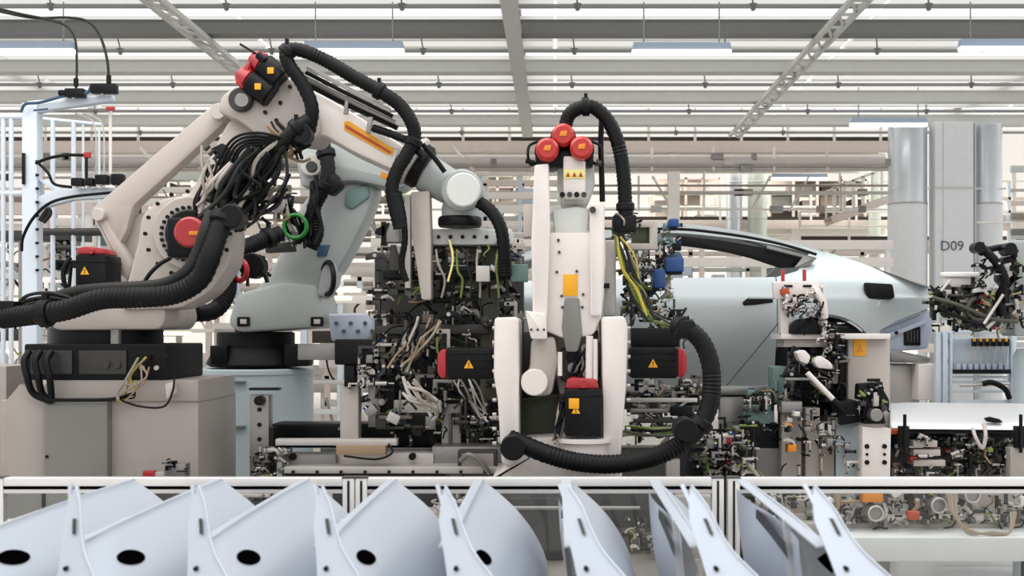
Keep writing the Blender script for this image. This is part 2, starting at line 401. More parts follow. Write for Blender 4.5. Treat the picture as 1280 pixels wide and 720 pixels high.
# pipe runs and cable trays crossing the back hall
for k, (Y, ys, x0, x1, lab) in enumerate(((26, (196, 203, 211), -60, 1110, 'three pale pipes running under the upper walkway'), (31.6, (232, 241, 262), 540, 1110, 'pipe bundle crossing between the central robot and the ducts'),
        (25, (292, 300, 318), 380, 700, 'grey pipe bundle behind the disc-capped wrist'), (24, (345, 352, 366, 380), 370, 480, 'thick pale pipes in the gap beside the mint robot'),
        (28, (222, 236, 250, 275, 300, 330), -60, 520, 'wide pipe bundle behind the long-reach robot'), (30.2, (270, 290, 312), 1264, 1330, 'pipe bundle at the right picture edge past the column'))):
    t = thing('pipe_run', lab, 'pipes', P((x0+x1)/2, ys[-1], Y)); q = random.Random(k)
    for y in ys:
        a = P(x0, y, Y+q.uniform(-.3, .3)); b = Vector((P(x1, y, Y).x, a.y, a.z)); MB().cyl(a, b, q.choice([.03, .05, .09]), seg=10).build('pipe', q.choice(['hall_white', 'beam_mid', 'hall_brown', 'steel_pale', 'beam_dark']), t)
    for j in range(int((x1-x0)/70)):
        x = x0+35+j*70+q.uniform(-15, 15); a = P(x, ys[-1]+2, Y-.1); b = P(x+q.choice([0, 0, 0, 25, -25]), ys[0]-12, Y-.1); MB().cyl(a, b, .03, seg=8).build('pipe_support', q.choice(['hall_white', 'beam_mid', 'hall_pink']), t)
    if k == 1:
        for x in (560, 720, 880, 1050): a = P(x, 262, Y-.1); MB().cyl(a, (a.x, a.y, 6.45), .03, seg=8).build('hanger_rod', 'hall_white', t)
    for j in range(int((x1-x0)/55)):
        x = q.uniform(x0, x1); y = q.choice(ys); MB().rect(x, y-5, x+q.uniform(5, 16), y+3, Y-.25, .2, .4).build('valve_box', q.choice(['hall_brown', 'beam_dark', 'hall_dark', 'steel_pale', 'steel']), t)
# lettered column and its two ducts
Y = 28.6
a = P(1169, 0, Y); b = P(1217, 0, Y); t = thing('column', 'square grey column with the letters D09', 'column', ((a.x+b.x)/2, Y, 0))
MB().box(a.x, b.x, Y, Y+.5, 0, 6.88, .02).build('shaft', 'column_paint', t)
MB().box(a.x+.18, a.x+.19, Y-.004, Y, 3.2, 6.88).build('joint_strip', 'beam_mid', t)
MB().box(a.x-.01, b.x+.01, Y-.012, Y, P(0, 236, Y).z, P(0, 233, Y).z).build('band', 'beam_pale', t)
MB().box(b.x+.01, b.x+.035, Y+.1, Y+.14, 0, 6.88).build('cable_channel', 'steel_pale', t)
MB().box(b.x+.045, b.x+.07, Y+.02, Y+.1, 0, 6.88, .005).build('cable_channel', 'frame_blue_white', t)
text('D09', 1190, 313, Y-.012, 12.5, 'text_grey', t)
for x0, x1, lab in ((1116, 1165, 'wide silver duct left of the lettered column'), (1222, 1260, 'narrower silver duct right of the lettered column')):
    a = P(x0, 0, Y); b = P(x1, 0, Y); c = (a.x+b.x)/2; r = (b.x-a.x)/2; t = thing('duct', lab, 'duct', (c, Y+.4, 0))
    zz = P(0, 254, Y).z
    MB().cyl((c, Y+.4, 0), (c, Y+.4, zz), r, seg=32, ch=.02).build('lower_section', 'column_paint', t)
    MB().cyl((c, Y+.4, zz+.03), (c, Y+.4, 6.86), r*.985, seg=32, ch=.02).build('upper_section', 'duct', t)
    MB().cyl((c, Y+.4, zz-.01), (c, Y+.4, zz+.04), r*1.03, seg=32).build('joint_band', 'steel_pale', t)
    MB().box(c-r, c+r, Y+.1, Y+.14, P(0, 236, Y).z, P(0, 234, Y).z).build('strap', 'frame_blue_white', t)
MB().cp((1221, 278), (1268, 278), 28.4, 1.2).build('pipe_run', 'roof_white', t)
# =================================================================== ROBOT PIECES
def motor_x(root, px0, px1, py0, py1, Y, d, cap, tri=True, label='black servo motor with red cap'):
    """a motor lying across: body between px0 and px1, cap = 'l' or 'r' side"""
    m = MB(); m.rect(px0, py0, px1, py1, Y, d, 2, 4)
    for k in range(4):
        y = py0+(py1-py0)*(k+.8)/4.6; m.rect(px0+2, y, px1-2, y+1.2, Y-.006, .01, .3)
    b = m.build('servo_motor', 'black', root, label)
    w = (px1-px0)*.2; h = py1-py0
    m = MB()
    if cap == 'l': m.pr([(px0, py0+2), (px0-w*.55, py0+1), (px0-w, py0+h*.25), (px0-w, py0+h*.8), (px0-w*.5, py1), (px0, py1-3)], Y+.02, d-.04, 2, 2)
    if cap == 'r': m.pr([(px1, py0+2), (px1+w*.55, py0+1), (px1+w, py0+h*.25), (px1+w, py0+h*.8), (px1+w*.5, py1), (px1, py1-3)], Y+.02, d-.04, 2, 2)
    m.build('motor_cap', 'red', b)
    if tri: triangle(b, px0+(px1-px0)*.48, (py0+py1)/2+1, Y-.006, 6)
    return b
def triangle(parent, cx, cy, Y, s):
    m = MB(); m.pr([(cx-s, cy+s*.8), (cx+s, cy+s*.8), (cx, cy-s)], Y-.002, .004, 0)
    m.mi = 1; m.pr([(cx-.7, cy+s*.1), (cx+.7, cy+s*.1), (cx+.7, cy-s*.35), (cx-.7, cy-s*.35)], Y-.003, .003, 0); m.rect(cx-.7, cy+s*.3, cx+.7, cy+s*.55, Y-.003, .003, 0)
    m.build('warning_triangle', ['yellow', 'ink'], parent, 'yellow warning triangle')
def motor_up(root, px0, px1, py0, py1, Y, d, caph=9):
    m = MB(); m.rect(px0, py0, px1, py1, Y, d, 2, 3)
    m.rect(px0-1, py0+8, px1+1, py0+10, Y-.006, d, .5)
    b = m.build('servo_motor', 'black', root, 'black upright servo motor with red cap')
    m = MB(); m.pr([(px0+1, py0), (px0+3, py0-caph), (px0+10, py0-caph-2), (px1-6, py0-caph), (px1-3, py0)], Y+.01, d-.02, 2, 2)
    m.disc(((px0+px1)/2, py0-caph/2), Y-.015, caph*.45, .06); m.build('motor_cap', 'red', b)
    triangle(b, px0+(px1-px0)*.3, py0+(py1-py0)*.45, Y-.008, 5.5)
    m = MB(); m.disc((px0-2, py0+12), Y+.02, 5, .1); m.cp((px0-5, py0+14), (px0-8, py1), Y+.05, 2.2); m.build('power_lead', 'black_soft', b)
    return b
def bolts(root, c, Y, R_, n, r, a0=0, a1=360, mt='black'):
    m = MB()
    for i in range(n):
        a = R(a0+(a1-a0)*i/(n if a1-a0 == 360 else n-1)); m.disc((c[0]+R_*math.cos(a), c[1]-R_*math.sin(a)), Y, r, .02, 8)
    return m.build('bolt_circle', mt, root, kind='stuff')
CABS = ['rubber', 'rubber', 'rubber', 'black_soft', 'rubber_grey', 'cable_pale', 'cable_tan']
def cables(root, A, B, n, r, Y0, Y1, seed, sag=20, spread=8, mats=CABS, name='cable'):
    q = random.Random(seed)
    for i in range(n):
        s = [(x+q.uniform(-spread, spread), y+q.uniform(-spread, spread)) for x, y in (A, B)]
        Ya = q.uniform(Y0, Y1); Yb = q.uniform(Y0, Y1)
        m1 = (s[0][0]*.67+s[1][0]*.33+q.uniform(-sag, sag), s[0][1]*.67+s[1][1]*.33+q.uniform(-sag*.2, sag))
        m2 = (s[0][0]*.33+s[1][0]*.67+q.uniform(-sag, sag), s[0][1]*.33+s[1][1]*.67+q.uniform(-sag*.2, sag))
        MB().hose([(*s[0], Ya), (*m1, (Ya+Yb)/2-.03), (*m2, (Ya+Yb)/2), (*s[1], Yb)], q.uniform(*r), 0, 6, 6).build(name, q.choice(mats), root)
PAL_DARK = ['black', 'black', 'steel_dark', 'steel_dark', 'olive', 'steel', 'tool_brown', 'steel', 'steel_pale', 'steel_dark']
PAL_MID = ['steel', 'steel_pale', 'steel_dark', 'black', 'olive', 'beige']
PAL_PALE = ['beige', 'steel_pale', 'steel', 'robot_white', 'black', 'steel_dark']
def clutter(root, x0, y0, x1, y1, Y0, Y1, n, seed, pal=PAL_DARK, size=(6, 22), cab=.25, accents=(), kinds=None):
    """brackets, clamps, air cylinders, valve blocks and short cables of a welding or clamping tool"""
    q = random.Random(seed)
    for i in range(n):
        cx, cy, Y = q.uniform(x0, x1), q.uniform(y0, y1), q.uniform(Y0, Y1); s = q.uniform(*size); mt = q.choice(pal)
        if accents and q.random() < .07: mt = q.choice(accents)
        k = q.random(); ang = q.choice([0, 0, 0, 90, 90, q.uniform(-50, 50)]); ca, sa = math.cos(R(ang)), math.sin(R(ang))
        def rp(pts): return [(cx+(x*ca-y*sa)*s, cy+(x*sa+y*ca)*s) for x, y in pts]
        if k < cab:
            p = [(cx, cy, Y)]
            for j in range(3): p.append((p[-1][0]+q.uniform(-s, s)*1.1, p[-1][1]+q.uniform(-s*.4, s*1.1), Y+q.uniform(-.04, .04)))
            MB().hose(p, q.uniform(.8, 1.7), 0, 6, 6).build('cable', q.choice(['rubber', 'rubber', 'rubber_grey', 'cable_pale', 'cable_tan', 'cable_green', 'black_soft']), root)
        elif k < cab+.17:
            m = MB(); m.pr(rp([(-.9, -.25), (.9, -.25), (.9, .0), (-.55, .0), (-.55, .8), (-.9, .8)]), Y, q.uniform(.02, .08), .8); b = m.build('bracket', mt, root)
            for pt in ((.6, -.12), (-.72, .5)): MB().disc(rp([pt])[0], Y-.006, s*.09+.5, .012, 8).build('bolt', 'black', b)
        elif k < cab+.34:
            a, c = rp([(-.8, 0), (.5, 0)]); e = rp([(1.1, 0)])[0]; r = s*.2
            b = MB().cp(a, c, Y, r, seg=12).build('air_cylinder', mt, root)
            MB().cp(c, e, Y, r*.4, seg=8).build('piston_rod', 'steel_pale', b)
            for u0, u1 in ((-.85, -.7), (.4, .55)): MB().cp(rp([(u0, 0)])[0], rp([(u1, 0)])[0], Y, r*1.25, seg=12).build('end_collar', 'black', b)
        elif k < cab+.48:
            m = MB(); m.pr(rp([(-.9, -.2), (-.2, -.45), (.5, -.3), (.95, .3), (.75, .5), (.3, .05), (-.3, .1), (-.9, .2)]), Y, q.uniform(.03, .07), 1)
            b = m.build('clamp_arm', mt, root); MB().disc(rp([(-.2, -.15)])[0], Y-.01, s*.12+.6, .05, 10).build('pivot_pin', 'steel_pale', b)
        elif k < cab+.6:
            m = MB(); m.pr(rp([(-.5, -.4), (.5, -.4), (.5, .4), (-.5, .4)]), Y, q.uniform(.05, .12), 1.2); b = m.build('valve_block', mt, root)
            for j in (-.3, 0, .3): MB().cp(rp([(j, -.4)])[0], rp([(j, -.65)])[0], Y+.03, s*.07+.4, seg=6).build('fitting', q.choice(['black', 'steel_pale', 'blue', 'olive']), b)
        elif k < cab+.68:
            m = MB(); m.pr(rp([(-.12, -1.2), (.12, -1.2), (.12, 1.2), (-.12, 1.2)]), Y, .05, .7); m.build('guide_rail', mt, root)
        else:
            m = MB(); m.disc((cx, cy), Y, s*.28, .06, 14); m.disc((cx, cy), Y-.015, s*.15, .03, 10); m.build('knuckle', mt, root)
def hose(root, pts, r, corr=.05, mt='rubber', label=None, clamps=(), seg=12):
    o = MB().hose(pts, r, corr, seg).build('hose', mt, root, label)
    sp = spline([P(*p) for p in pts], 8)
    for t in clamps:
        i = min(len(sp)-2, int(t*(len(sp)-1))); a = sp[i]; n = (sp[i+1]-sp[i]).normalized(); rr = r*pts[0][2]/F
        m = MB(); m.cyl(a-n*rr*.55, a+n*rr*.55, rr*1.35, seg=12); m.obox(a+Vector((0, 0, rr*1.5)), (rr*.5, rr*.6, rr*.7)); m.build('hose_clamp', 'black', o)
    return o
# =================================================================== ROBOT WITH LONG ARM (left front)
rb = thing('industrial_robot', 'large beige robot arm reaching right with orange label strip on its upper arm', 'robot', P(135, 473, 8.2))
m = MB(); m.rect(30, 430, 210, 475, 8.0, .8, 2, 3)
base = m.build('base_frame', 'black_soft', rb)
for x0, x1 in ((38, 90), (98, 158)): MB().rect(x0, 438, x1, 468, 7.985, .02, 1, 2).build('cover_plate', 'steel_dark', base)
m = MB(); m.rect(162, 434, 208, 471, 7.985, .02, 1); m.build('connector_panel', 'black', base)
for k in range(5): MB().disc((168+k*9, 446+(k % 2)*14), 7.96, 3, .04, 10).build('connector', 'steel_pale' if k % 2 else 'black', base)
for k in range(2): MB().disc((132+k*14, 456), 7.97, 5, .04, 12).build('connector', 'steel_dark', base)
for k, x in enumerate((36, 50, 64)):
    hose(base, [(x, 440, 7.95), (x-6, 452, 7.88), (x-2, 472, 7.85), (x+6-k*3, 492, 7.9), (64, 502, 7.92)], 4.2, 0, 'rubber')
m = MB(); m.disc((140, 420), 8.05, 1, .01); 
m = MB(); p = P(133, 432, 8.45); m.lathe(p, p+Vector((0, 0, 24*8.45/F)), [(0, .36), (.1, .385), (.9, .385), (1, .36)], 32); m.build('turntable', 'black', rb)
MB().rect(138, 412, 148, 430, 8.0, .06, 1).build('turntable_stop', 'steel', rb)
m = MB(); m.pr([(58, 402), (75, 385), (150, 378), (205, 380), (208, 398), (200, 412), (70, 413)], 8.05, .72, 4, 4); m.build('turret', 'beige', rb)
m = MB(); m.pr([(150, 388), (160, 345), (172, 300), (176, 268), (200, 248), (228, 244), (262, 246), (284, 262), (292, 290), (288, 330), (262, 366), (226, 386)], 8.02, .34, 5, 10); sh = m.build('shoulder_casting', 'beige', rb)
m = MB(); m.disc((236, 291), 7.985, 46, .05, 40, .04); m.build('shoulder_disc', 'beige', sh)
bolts(sh, (234, 292), 7.965, 53, 16, 2.6); bolts(sh, (234, 292), 7.965, 33, 16, 2.4, 60, 260)
m = MB(); m.disc((236, 292), 7.84, 31, .16, 32); m.build('motor_flange', 'black', sh)
m = MB(); m.rect(208, 272, 246, 322, 7.72, .2, 3, 5); sm = m.build('servo_motor', 'black', sh)
m = MB(); m.disc((236, 290), 7.62, 19.5, .14, 28, .15); cp_ = m.build('motor_cap', 'red', sm)
MB().rect(236, 289, 250, 294, 7.612, .01, .4).build('cap_stripe', 'orange', cp_)
motor_up(rb, 94, 133, 318, 364, 7.98, .28, 8)
hose(rb, [(88, 322, 8.0), (80, 335, 7.98), (80, 352, 7.98), (88, 372, 8.0)], 3, 0)
m = MB(); m.pr([(112, 262), (262, 133), (276, 138), (282, 152), (166, 258), (158, 290), (148, 308), (126, 286)], 8.30, .16, 4, 6); m.build('rear_link', 'beige', rb)
m = MB(); m.pr([(112, 262), (124, 262), (166, 330), (160, 350), (150, 344)], 8.28, .12, 3, 4); m.build('balance_link', 'beige', rb)
m = MB(); m.disc((122, 268), 8.22, 8, .26, 20); m.disc((272, 139), 8.2, 10, .3, 20); m.build('link_pin', 'steel_pale', rb)
m = MB(); m.pr([(148, 300), (170, 268), (190, 262), (180, 320), (160, 372)], 8.4, .2, 3, 6); m.build('counter_casting', 'beige', rb)
m = MB(); m.pr([(212, 262), (238, 240), (285, 150), (325, 125), (348, 150), (310, 220), (292, 285), (262, 300)], 8.12, .2, 5, 10); m.build('lower_arm', 'beige', rb)
m = MB(); m.pr([(270, 140), (276, 118), (292, 108), (318, 100), (350, 96), (372, 100), (392, 128), (404, 160), (392, 178), (352, 172), (330, 178), (300, 152)], 8.0, .42, 6, 8); el = m.build('elbow_casting', 'beige', rb)
m = MB(); m.disc((300, 124), 7.95, 15, .08, 24); m.build('pivot_cover', 'steel_dark', el); m = MB(); m.disc((302, 125), 7.93, 9, .05, 20); m.build('pivot_cap', 'steel', el)
for x, y in ((331, 140), (350, 128), (362, 108), (345, 150)): MB().disc((x, y), 7.98, 2.4, .03, 10).build('bolt', 'black', el)
m = MB(); m.pr([(372, 104), (400, 116), (450, 146), (496, 176), (508, 184), (494, 216), (484, 210), (440, 190), (402, 168), (384, 172)], 8.04, .34, 7, 6); fa = m.build('forearm', 'robot_white', rb)
sg = MB().pr([(430, 152), (436, 151), (492, 186), (490, 194), (482, 192), (430, 162)], 8.03, .012, .3, 1).build('label_strip', 'yellow', fa, 'long yellow and orange warning strip')
m = MB(); m.pr([(432, 155.5), (490, 190), (487, 192), (432, 160)], 8.026, .006, 0)
m.build('label_print', 'orange_dark', sg)
sg2 = MB().pr([(476, 214), (491, 220), (490, 228), (476, 222)], 8.03, .012, .3).build('label_strip', 'orange', fa)
# elbow motors with red caps
for (a, b, r) in (((340, 120), (312, 100), 17), ((352, 102), (328, 80), 17)):
    mm = MB().cp(a, b, 7.95, r, r*.92, 18).build('servo_motor', 'black', rb); MB().cp(b, (b[0]-13, b[1]-9), 7.95, r*.85, r*.6, 14).build('motor_cap', 'red', mm)
    MB().rect(b[0]+6, b[1]+4, b[0]+14, b[1]+12, 7.93-r*.0052, .01, .5).build('warning_label', 'yellow', mm)
m = MB(); m.pr([(293, 103), (308, 78), (316, 74), (310, 96), (303, 112)], 7.9, .2, 2, 2); m.build('motor_cap', 'red', rb)
m = MB(); m.pr([(318, 76), (330, 72), (334, 90), (322, 96)], 7.9, .14, 1); m.build('motor_bracket', 'yellow_white', rb)
MB().hose([(300, 55, 7.9), (325, 70, 7.9), (352, 84, 7.9)], 1.5, 0, 6).build('sensor_rod', 'black', rb)
MB().cp((322, 68), (332, 76), 7.88, 5).build('cable_gland', 'black', rb)
# dress pack
hose(rb, [(386, 165, 7.86), (390, 135, 7.84), (378, 105, 7.83), (362, 82, 7.82), (358, 66, 7.82), (372, 62, 7.83), (402, 73, 7.84), (440, 95, 7.85), (478, 116, 7.85), (500, 132, 7.86), (514, 152, 7.86), (518, 172, 7.88), (508, 194, 7.88), (496, 214, 7.88), (490, 240, 7.88), (500, 285, 7.88)], 8.6, .05, clamps=(.28, .53, .75), label='thick black corrugated hose arched over the forearm')
hose(rb, [(386, 150, 7.80), (368, 162, 7.76), (352, 180, 7.76), (340, 196, 7.8)], 9, .05, clamps=(.3,))
MB().disc((376, 166), 7.74, 13, .12, 20).build('hose_collar', 'black', rb)
for k, (mt, r) in enumerate((('steel_pale', 2.6), ('black', 2.6), ('steel', 3.2), ('black', 3.4))):
    o = 7*k; MB().hose([(384-k*1.5, 84+o*.9, 7.9+.03*k), (430, 108+o, 7.9+.03*k), (488+k*3, 138+o*1.05, 7.9+.03*k)], r, 0, 8).build('conduit_rod', mt, rb)
MB().pr([(432, 120), (436, 120), (434, 142), (429, 142)], 7.95, .05, .5).build('rod_bracket', 'steel', rb)
MB().pr([(460, 146), (466, 146), (462, 166), (457, 166)], 7.95, .05, .5).build('rod_bracket', 'steel', rb)
hose(rb, [(466, 160, 7.96), (490, 168, 7.94), (512, 178, 7.92), (530, 196, 7.9)], 5, .05)
hose(rb, [(528, 180, 7.95), (545, 200, 7.98), (556, 215, 8.0)], 3.2, 0)
# wrist
m = MB(); m.cp((506, 196), (532, 212), 8.16, 30, 29, 28); m.build('wrist_collar', 'black', rb)
m = MB(); m.cp((512, 199), (521, 205), 8.12, 34, 34, 28); m.build('wrist_band', 'steel_pale', rb)
m = MB(); m.cp((530, 215), (566, 236), 8.2, 24, 22, 24); m.build('wrist_tube', 'robot_cool', rb)
m = MB(); m.disc((577, 237), 8.0, 26, .42, 32); wr = m.build('wrist_casting', 'robot_cool', rb)
m = MB(); m.disc((579, 237), 7.95, 21.5, .06, 32); m.build('wrist_cap', 'beam_pale', wr)
m = MB(); p = P(575, 278, 8.2); m.lathe(p, p+Vector((0, 0, .2)), [(0, .125), (.5, .125), (1, .1)], 24); m.build('wrist_flange', 'robot_cool', rb)
m = MB(); p = P(575, 284, 8.2); m.lathe(p, p+Vector((0, 0, .07)), [(0, .14), (.2, .15), (.8, .15), (1, .14)], 28); m.build('tool_changer', 'black', rb)
hose(rb, [(598, 252, 8.05), (614, 264, 8.02), (626, 285, 8.0), (630, 312, 8.0), (632, 345, 8.05)], 8, .05)
# big hoses low
hose(rb, [(2, 398, 7.6), (35, 394, 7.55), (80, 388, 7.5), (125, 374, 7.46), (165, 372, 7.45), (215, 368, 7.45), (248, 350, 7.45), (262, 322, 7.45), (272, 292, 7.5), (282, 268, 7.55)], 13, .045, clamps=(.18, .98), label='very thick black hose sweeping low across the shoulder')
hose(rb, [(12, 396, 7.75), (40, 382, 7.7), (90, 366, 7.66), (130, 361, 7.6), (200, 356, 7.55), (232, 340, 7.5), (246, 318, 7.5), (256, 290, 7.5), (264, 266, 7.55)], 7.5, .045, mt='rubber_grey')
MB().disc((288, 270), 7.46, 15, .16, 20).build('hose_collar', 'black', rb)
MB().rect(-4, 376, 18, 404, 7.55, .14, 2, 3).build('hose_anchor', 'black', rb)
hose(rb, [(176, 362, 7.7), (186, 344, 7.68), (200, 330, 7.7), (214, 322, 7.72)], 2.6, 0)
for k in range(4): hose(rb, [(12, 400, 7.7), (30, 372+k*5, 7.66), (60, 366+k*6, 7.64), (88, 372+k*4, 7.62)], 2.2, 0, 'rubber_grey')
# cable bundle between elbow and shoulder
mp = MB().pr([(262, 186), (278, 178), (306, 212), (292, 222)], 7.8, .1, 2, 2).build('cable_manifold', 'black', rb)
for k in range(6): a = 262+k*5.5; MB().cp((a, 190+k*6-8), (a-6, 196+k*6-8), 7.78, 2.4).build('cable_gland', 'steel_dark', mp)
MB().pr([(318, 200), (345, 185), (352, 205), (325, 225)], 7.85, .14, 2, 4).build('cable_manifold', 'black', rb)
cables(rb, (355, 178), (285, 250), 14, (1.6, 3.2), 7.7, 7.95, 21, 14, 14)
cables(rb, (300, 195), (262, 258), 12, (1.8, 3.6), 7.68, 7.9, 22, 12, 14, ['cable_pale', 'beige', 'rubber_grey', 'rubber', 'cable_pale'])
cables(rb, (350, 230), (305, 275), 10, (1.4, 2.6), 7.75, 7.95, 23, 18, 16)
cables(rb, (264, 200), (250, 262), 6, (1.4, 2.4), 7.7, 7.8, 24, 10, 8, ['rubber_grey', 'cable_pale', 'rubber'])
cables(rb, (345, 165), (375, 190), 8, (1.5, 2.6), 7.75, 7.95, 25, 26, 14)
cables(rb, (330, 185), (298, 262), 14, (2, 3.6), 7.66, 7.9, 27, 22, 16, ['rubber', 'black_soft', 'rubber'])
for k in range(5): hose(rb, [(352-k*4, 172+k*2, 7.72), (322-k*3, 166+k*4, 7.68), (294+k, 172+k*5, 7.68), (276+k*4, 196+k*3, 7.72), (262+k*3, 236, 7.74)], 1.8, 0)
clutter(rb, 300, 190, 352, 282, 7.9, 8.1, 40, 26, ['black', 'black', 'steel_dark', 'black_soft', 'steel_pale'], (5, 13), .3, ['olive'])
hose(rb, [(252, 182, 7.75), (253, 210, 7.72), (262, 232, 7.7)], 1.8, 0, 'cable_pale')
hose(rb, [(350, 172, 7.74), (358, 200, 7.74), (356, 228, 7.76), (330, 262, 7.76), (312, 280, 7.76), (285, 268, 7.7)], 2.0, 0, 'rubber_grey')
# its pedestal
t = thing('pedestal', 'wide beige steel pedestal under the long-reach robot', 'pedestal', P(124, 740, 8.2).xy.to_3d())
MB().rect(0, 500, 248, 690, 8.02, .95, 2).build('body', 'pedestal_beige', t)
MB().pr([(60, 475), (200, 475), (248, 475), (248, 502), (40, 502)], 8.0, .92, 2).build('top_plate', 'pedestal_beige', t)
cv = MB().rect(55, 503, 134, 700, 7.93, .09, 1.5).build('cover_box', 'pedestal_grey', t); MB().disc((58, 571), 7.92, 2, .02, 8).build('screw', 'black', cv)
MB().rect(-60, 458, 8, 700, 8.3, .6, 2).build('side_box', 'pedestal_beige', t)
MB().pr([(8, 500), (25, 480), (58, 500), (55, 700), (8, 700)], 7.98, .06, 1).build('side_plate', 'pedestal_beige', t)
MB().box(P(0, 0, 8.02).x, P(248, 0, 8.02).x, 8.02, 8.97, 0, P(0, 690, 8.02).z).build('plinth', 'pedestal_grey', t)
cables(t, (180, 452), (150, 497), 7, (1.0, 1.7), 7.85, 7.95, 31, 14, 7, ['cable_yellow', 'cable_pale', 'cable_tan', 'black_soft'])
hose(t, [(58, 500, 7.9), (95, 500, 7.9), (140, 499, 7.9), (168, 492, 7.9)], 2.4, 0)
hose(t, [(150, 500, 7.9), (175, 508, 7.86), (205, 508, 7.86), (216, 488, 7.88), (218, 470, 7.92)], 1.3, 0, 'black_soft')
MB().pr([(206, 480), (218, 476), (220, 492), (208, 500)], 7.9, .05, 1).build('cable_gland', 'steel_pale', t)
# =================================================================== MINT ROBOT BEHIND
r2 = thing('industrial_robot', 'pale mint robot arm leaning right behind the long-reach robot with green hose coil', 'robot', P(320, 458, 10.2))
m = MB(); p = P(320, 458, 10.4); m.lathe(p, p+Vector((0, 0, .30)), [(0, .38), (.08, .42), (.5, .36), (.55, .33), (.97, .33), (1, .3)], 36); m.build('turntable', 'black_soft', r2)
MB().rect(262, 432, 284, 456, 10.0, .2, 2).build('junction_box', 'black', r2); MB().rect(355, 430, 386, 458, 10.05, .2, 2, 4).build('junction_box', 'black_soft', r2)
m = MB(); m.pr([(284, 404), (292, 378), (300, 366), (352, 352), (398, 356), (406, 398), (398, 410), (296, 416)], 10.0, .7, 6, 6); tu = m.build('turret', 'robot_cool', r2)
for x in (296, 388): MB().rect(x, 396, x+16, 408, 9.985, .03, 1, 2).build('lifting_slot', 'black', tu); MB().rect(x+4, 399, x+12, 405, 9.975, .02, .5).build('slot_insert', 'steel_pale', tu)
m = MB(); m.pr([(300, 410), (310, 372), (338, 340), (356, 300), (372, 262), (398, 226), (430, 212), (466, 216), (470, 236), (462, 262), (444, 300), (424, 336), (402, 362), (398, 398), (396, 410)], 10.06, .42, 8, 12); la = m.build('lower_arm', 'robot_cool', r2)
m = MB(); m.pr([(432, 238), (460, 230), (462, 246), (440, 262), (430, 256)], 10.035, .04, 2, 4); m.build('arm_recess', 'teal', la)
m = MB(); m.pr([(398, 306), (412, 306), (408, 320), (396, 320)], 10.035, .03, 1); m.build('arm_slot', 'cable_blue', la)
m = MB(); m.pr([(368, 192), (400, 170), (440, 176), (500, 208), (512, 228), (498, 238), (440, 226), (398, 232), (376, 236)], 9.96, .4, 7, 8); ua = m.build('upper_arm', 'robot_cool', r2)
m = MB(); m.disc((389, 206), 9.9, 14, .08, 24); m.build('pivot_cover', 'steel_pale', ua); m = MB(); m.disc((389, 208), 9.88, 7, .05, 16); m.build('pivot_cap', 'steel_dark', ua)
m = MB(); m.pr([(402, 336), (412, 324), (420, 334), (414, 356), (404, 372), (396, 368)], 9.98, .4, 3, 5); m.build('side_motor', 'robot_cool', r2); MB().torus(P(410, 348, 9.98), (1, .6, 0), 20*10/F, 3.5*10/F).build('motor_ring', 'black', r2)
hose(r2, [(402, 175, 9.85), (408, 195, 9.82), (410, 220, 9.8), (402, 240, 9.8), (392, 262, 9.82), (396, 290, 9.85), (388, 310, 9.86)], 9, .05, clamps=(.15, .45))
MB().pr([(400, 222), (420, 216), (428, 232), (415, 244), (402, 240)], 9.75, .15, 2, 4).build('hose_bracket', 'black', r2)
for k in range(3): MB().torus(P(369+k*.8, 283+k*.7, 9.72+.03*k), (.1, 1, 0), 14.5*9.75/F, (2.6-k*.4)*9.75/F, 28, 8).build('hose_coil', 'green', r2, 'bright green coiled hose')
cables(r2, (356, 255), (372, 300), 9, (1.4, 2.6), 9.7, 9.85, 41, 14, 10)
cables(r2, (395, 225), (392, 300), 6, (2, 3.4), 9.75, 9.85, 43, 8, 6, ['rubber', 'black_soft'])
clutter(r2, 345, 240, 372, 268, 9.7, 9.9, 14, 42, ['black', 'steel_dark', 'black'], (4, 9), .2)
MB().pr([(330, 304), (366, 302), (368, 314), (332, 316)], 9.8, .1, 1).build('cable_guide', 'steel_dark', r2)
hose(r2, [(206, 390, 8.9), (240, 392, 8.95), (268, 388, 9.0), (284, 366, 9.1), (286, 338, 9.2), (300, 314, 9.3), (330, 300, 9.5), (350, 292, 9.6)], 11, .05, clamps=(.1, .9), label='thick black hose bending up in front of the mint robot')
MB().rect(204, 380, 246, 400, 8.85, .14, 2).build('hose_anchor', 'black', r2)
MB().torus(P(300, 338, 9.15), (.7, 1, 0), 13*9/F, 3.5*9/F).build('hose_ring', 'red', r2, 'crimson ring'); MB().disc((314, 332), 9.2, 16, .15).build('servo_motor', 'black', r2)
clutter(r2, 296, 318, 336, 352, 9.25, 9.5, 10, 44, ['black', 'black_soft'], (6, 12), .3)
t = thing('pedestal', 'round mint pedestal with two bolt-on handles under the mint robot', 'pedestal', (P(318, 0, 10.2).x, 10.4, 0))
m = MB(); c = P(319, 460, 10.4); rr = .495; m.lathe((c.x, c.y, 0), c, [(0, rr), (.97, rr), (.972, rr*1.02), (.995, rr*1.02), (1, rr)], 48); m.build('drum', 'pedestal_mint', t)
for x, y in ((300, 476), (300, 532), (376, 474), (376, 528)):
    Yc = 10.4-math.sqrt(max(.01, rr**2-(P(x, 0, 10).x-c.x)**2))*1.0; MB().rect(x-10, y, x+6, y+3, Yc-.04, .08, 1).build('step_handle', 'pedestal_grey', t)
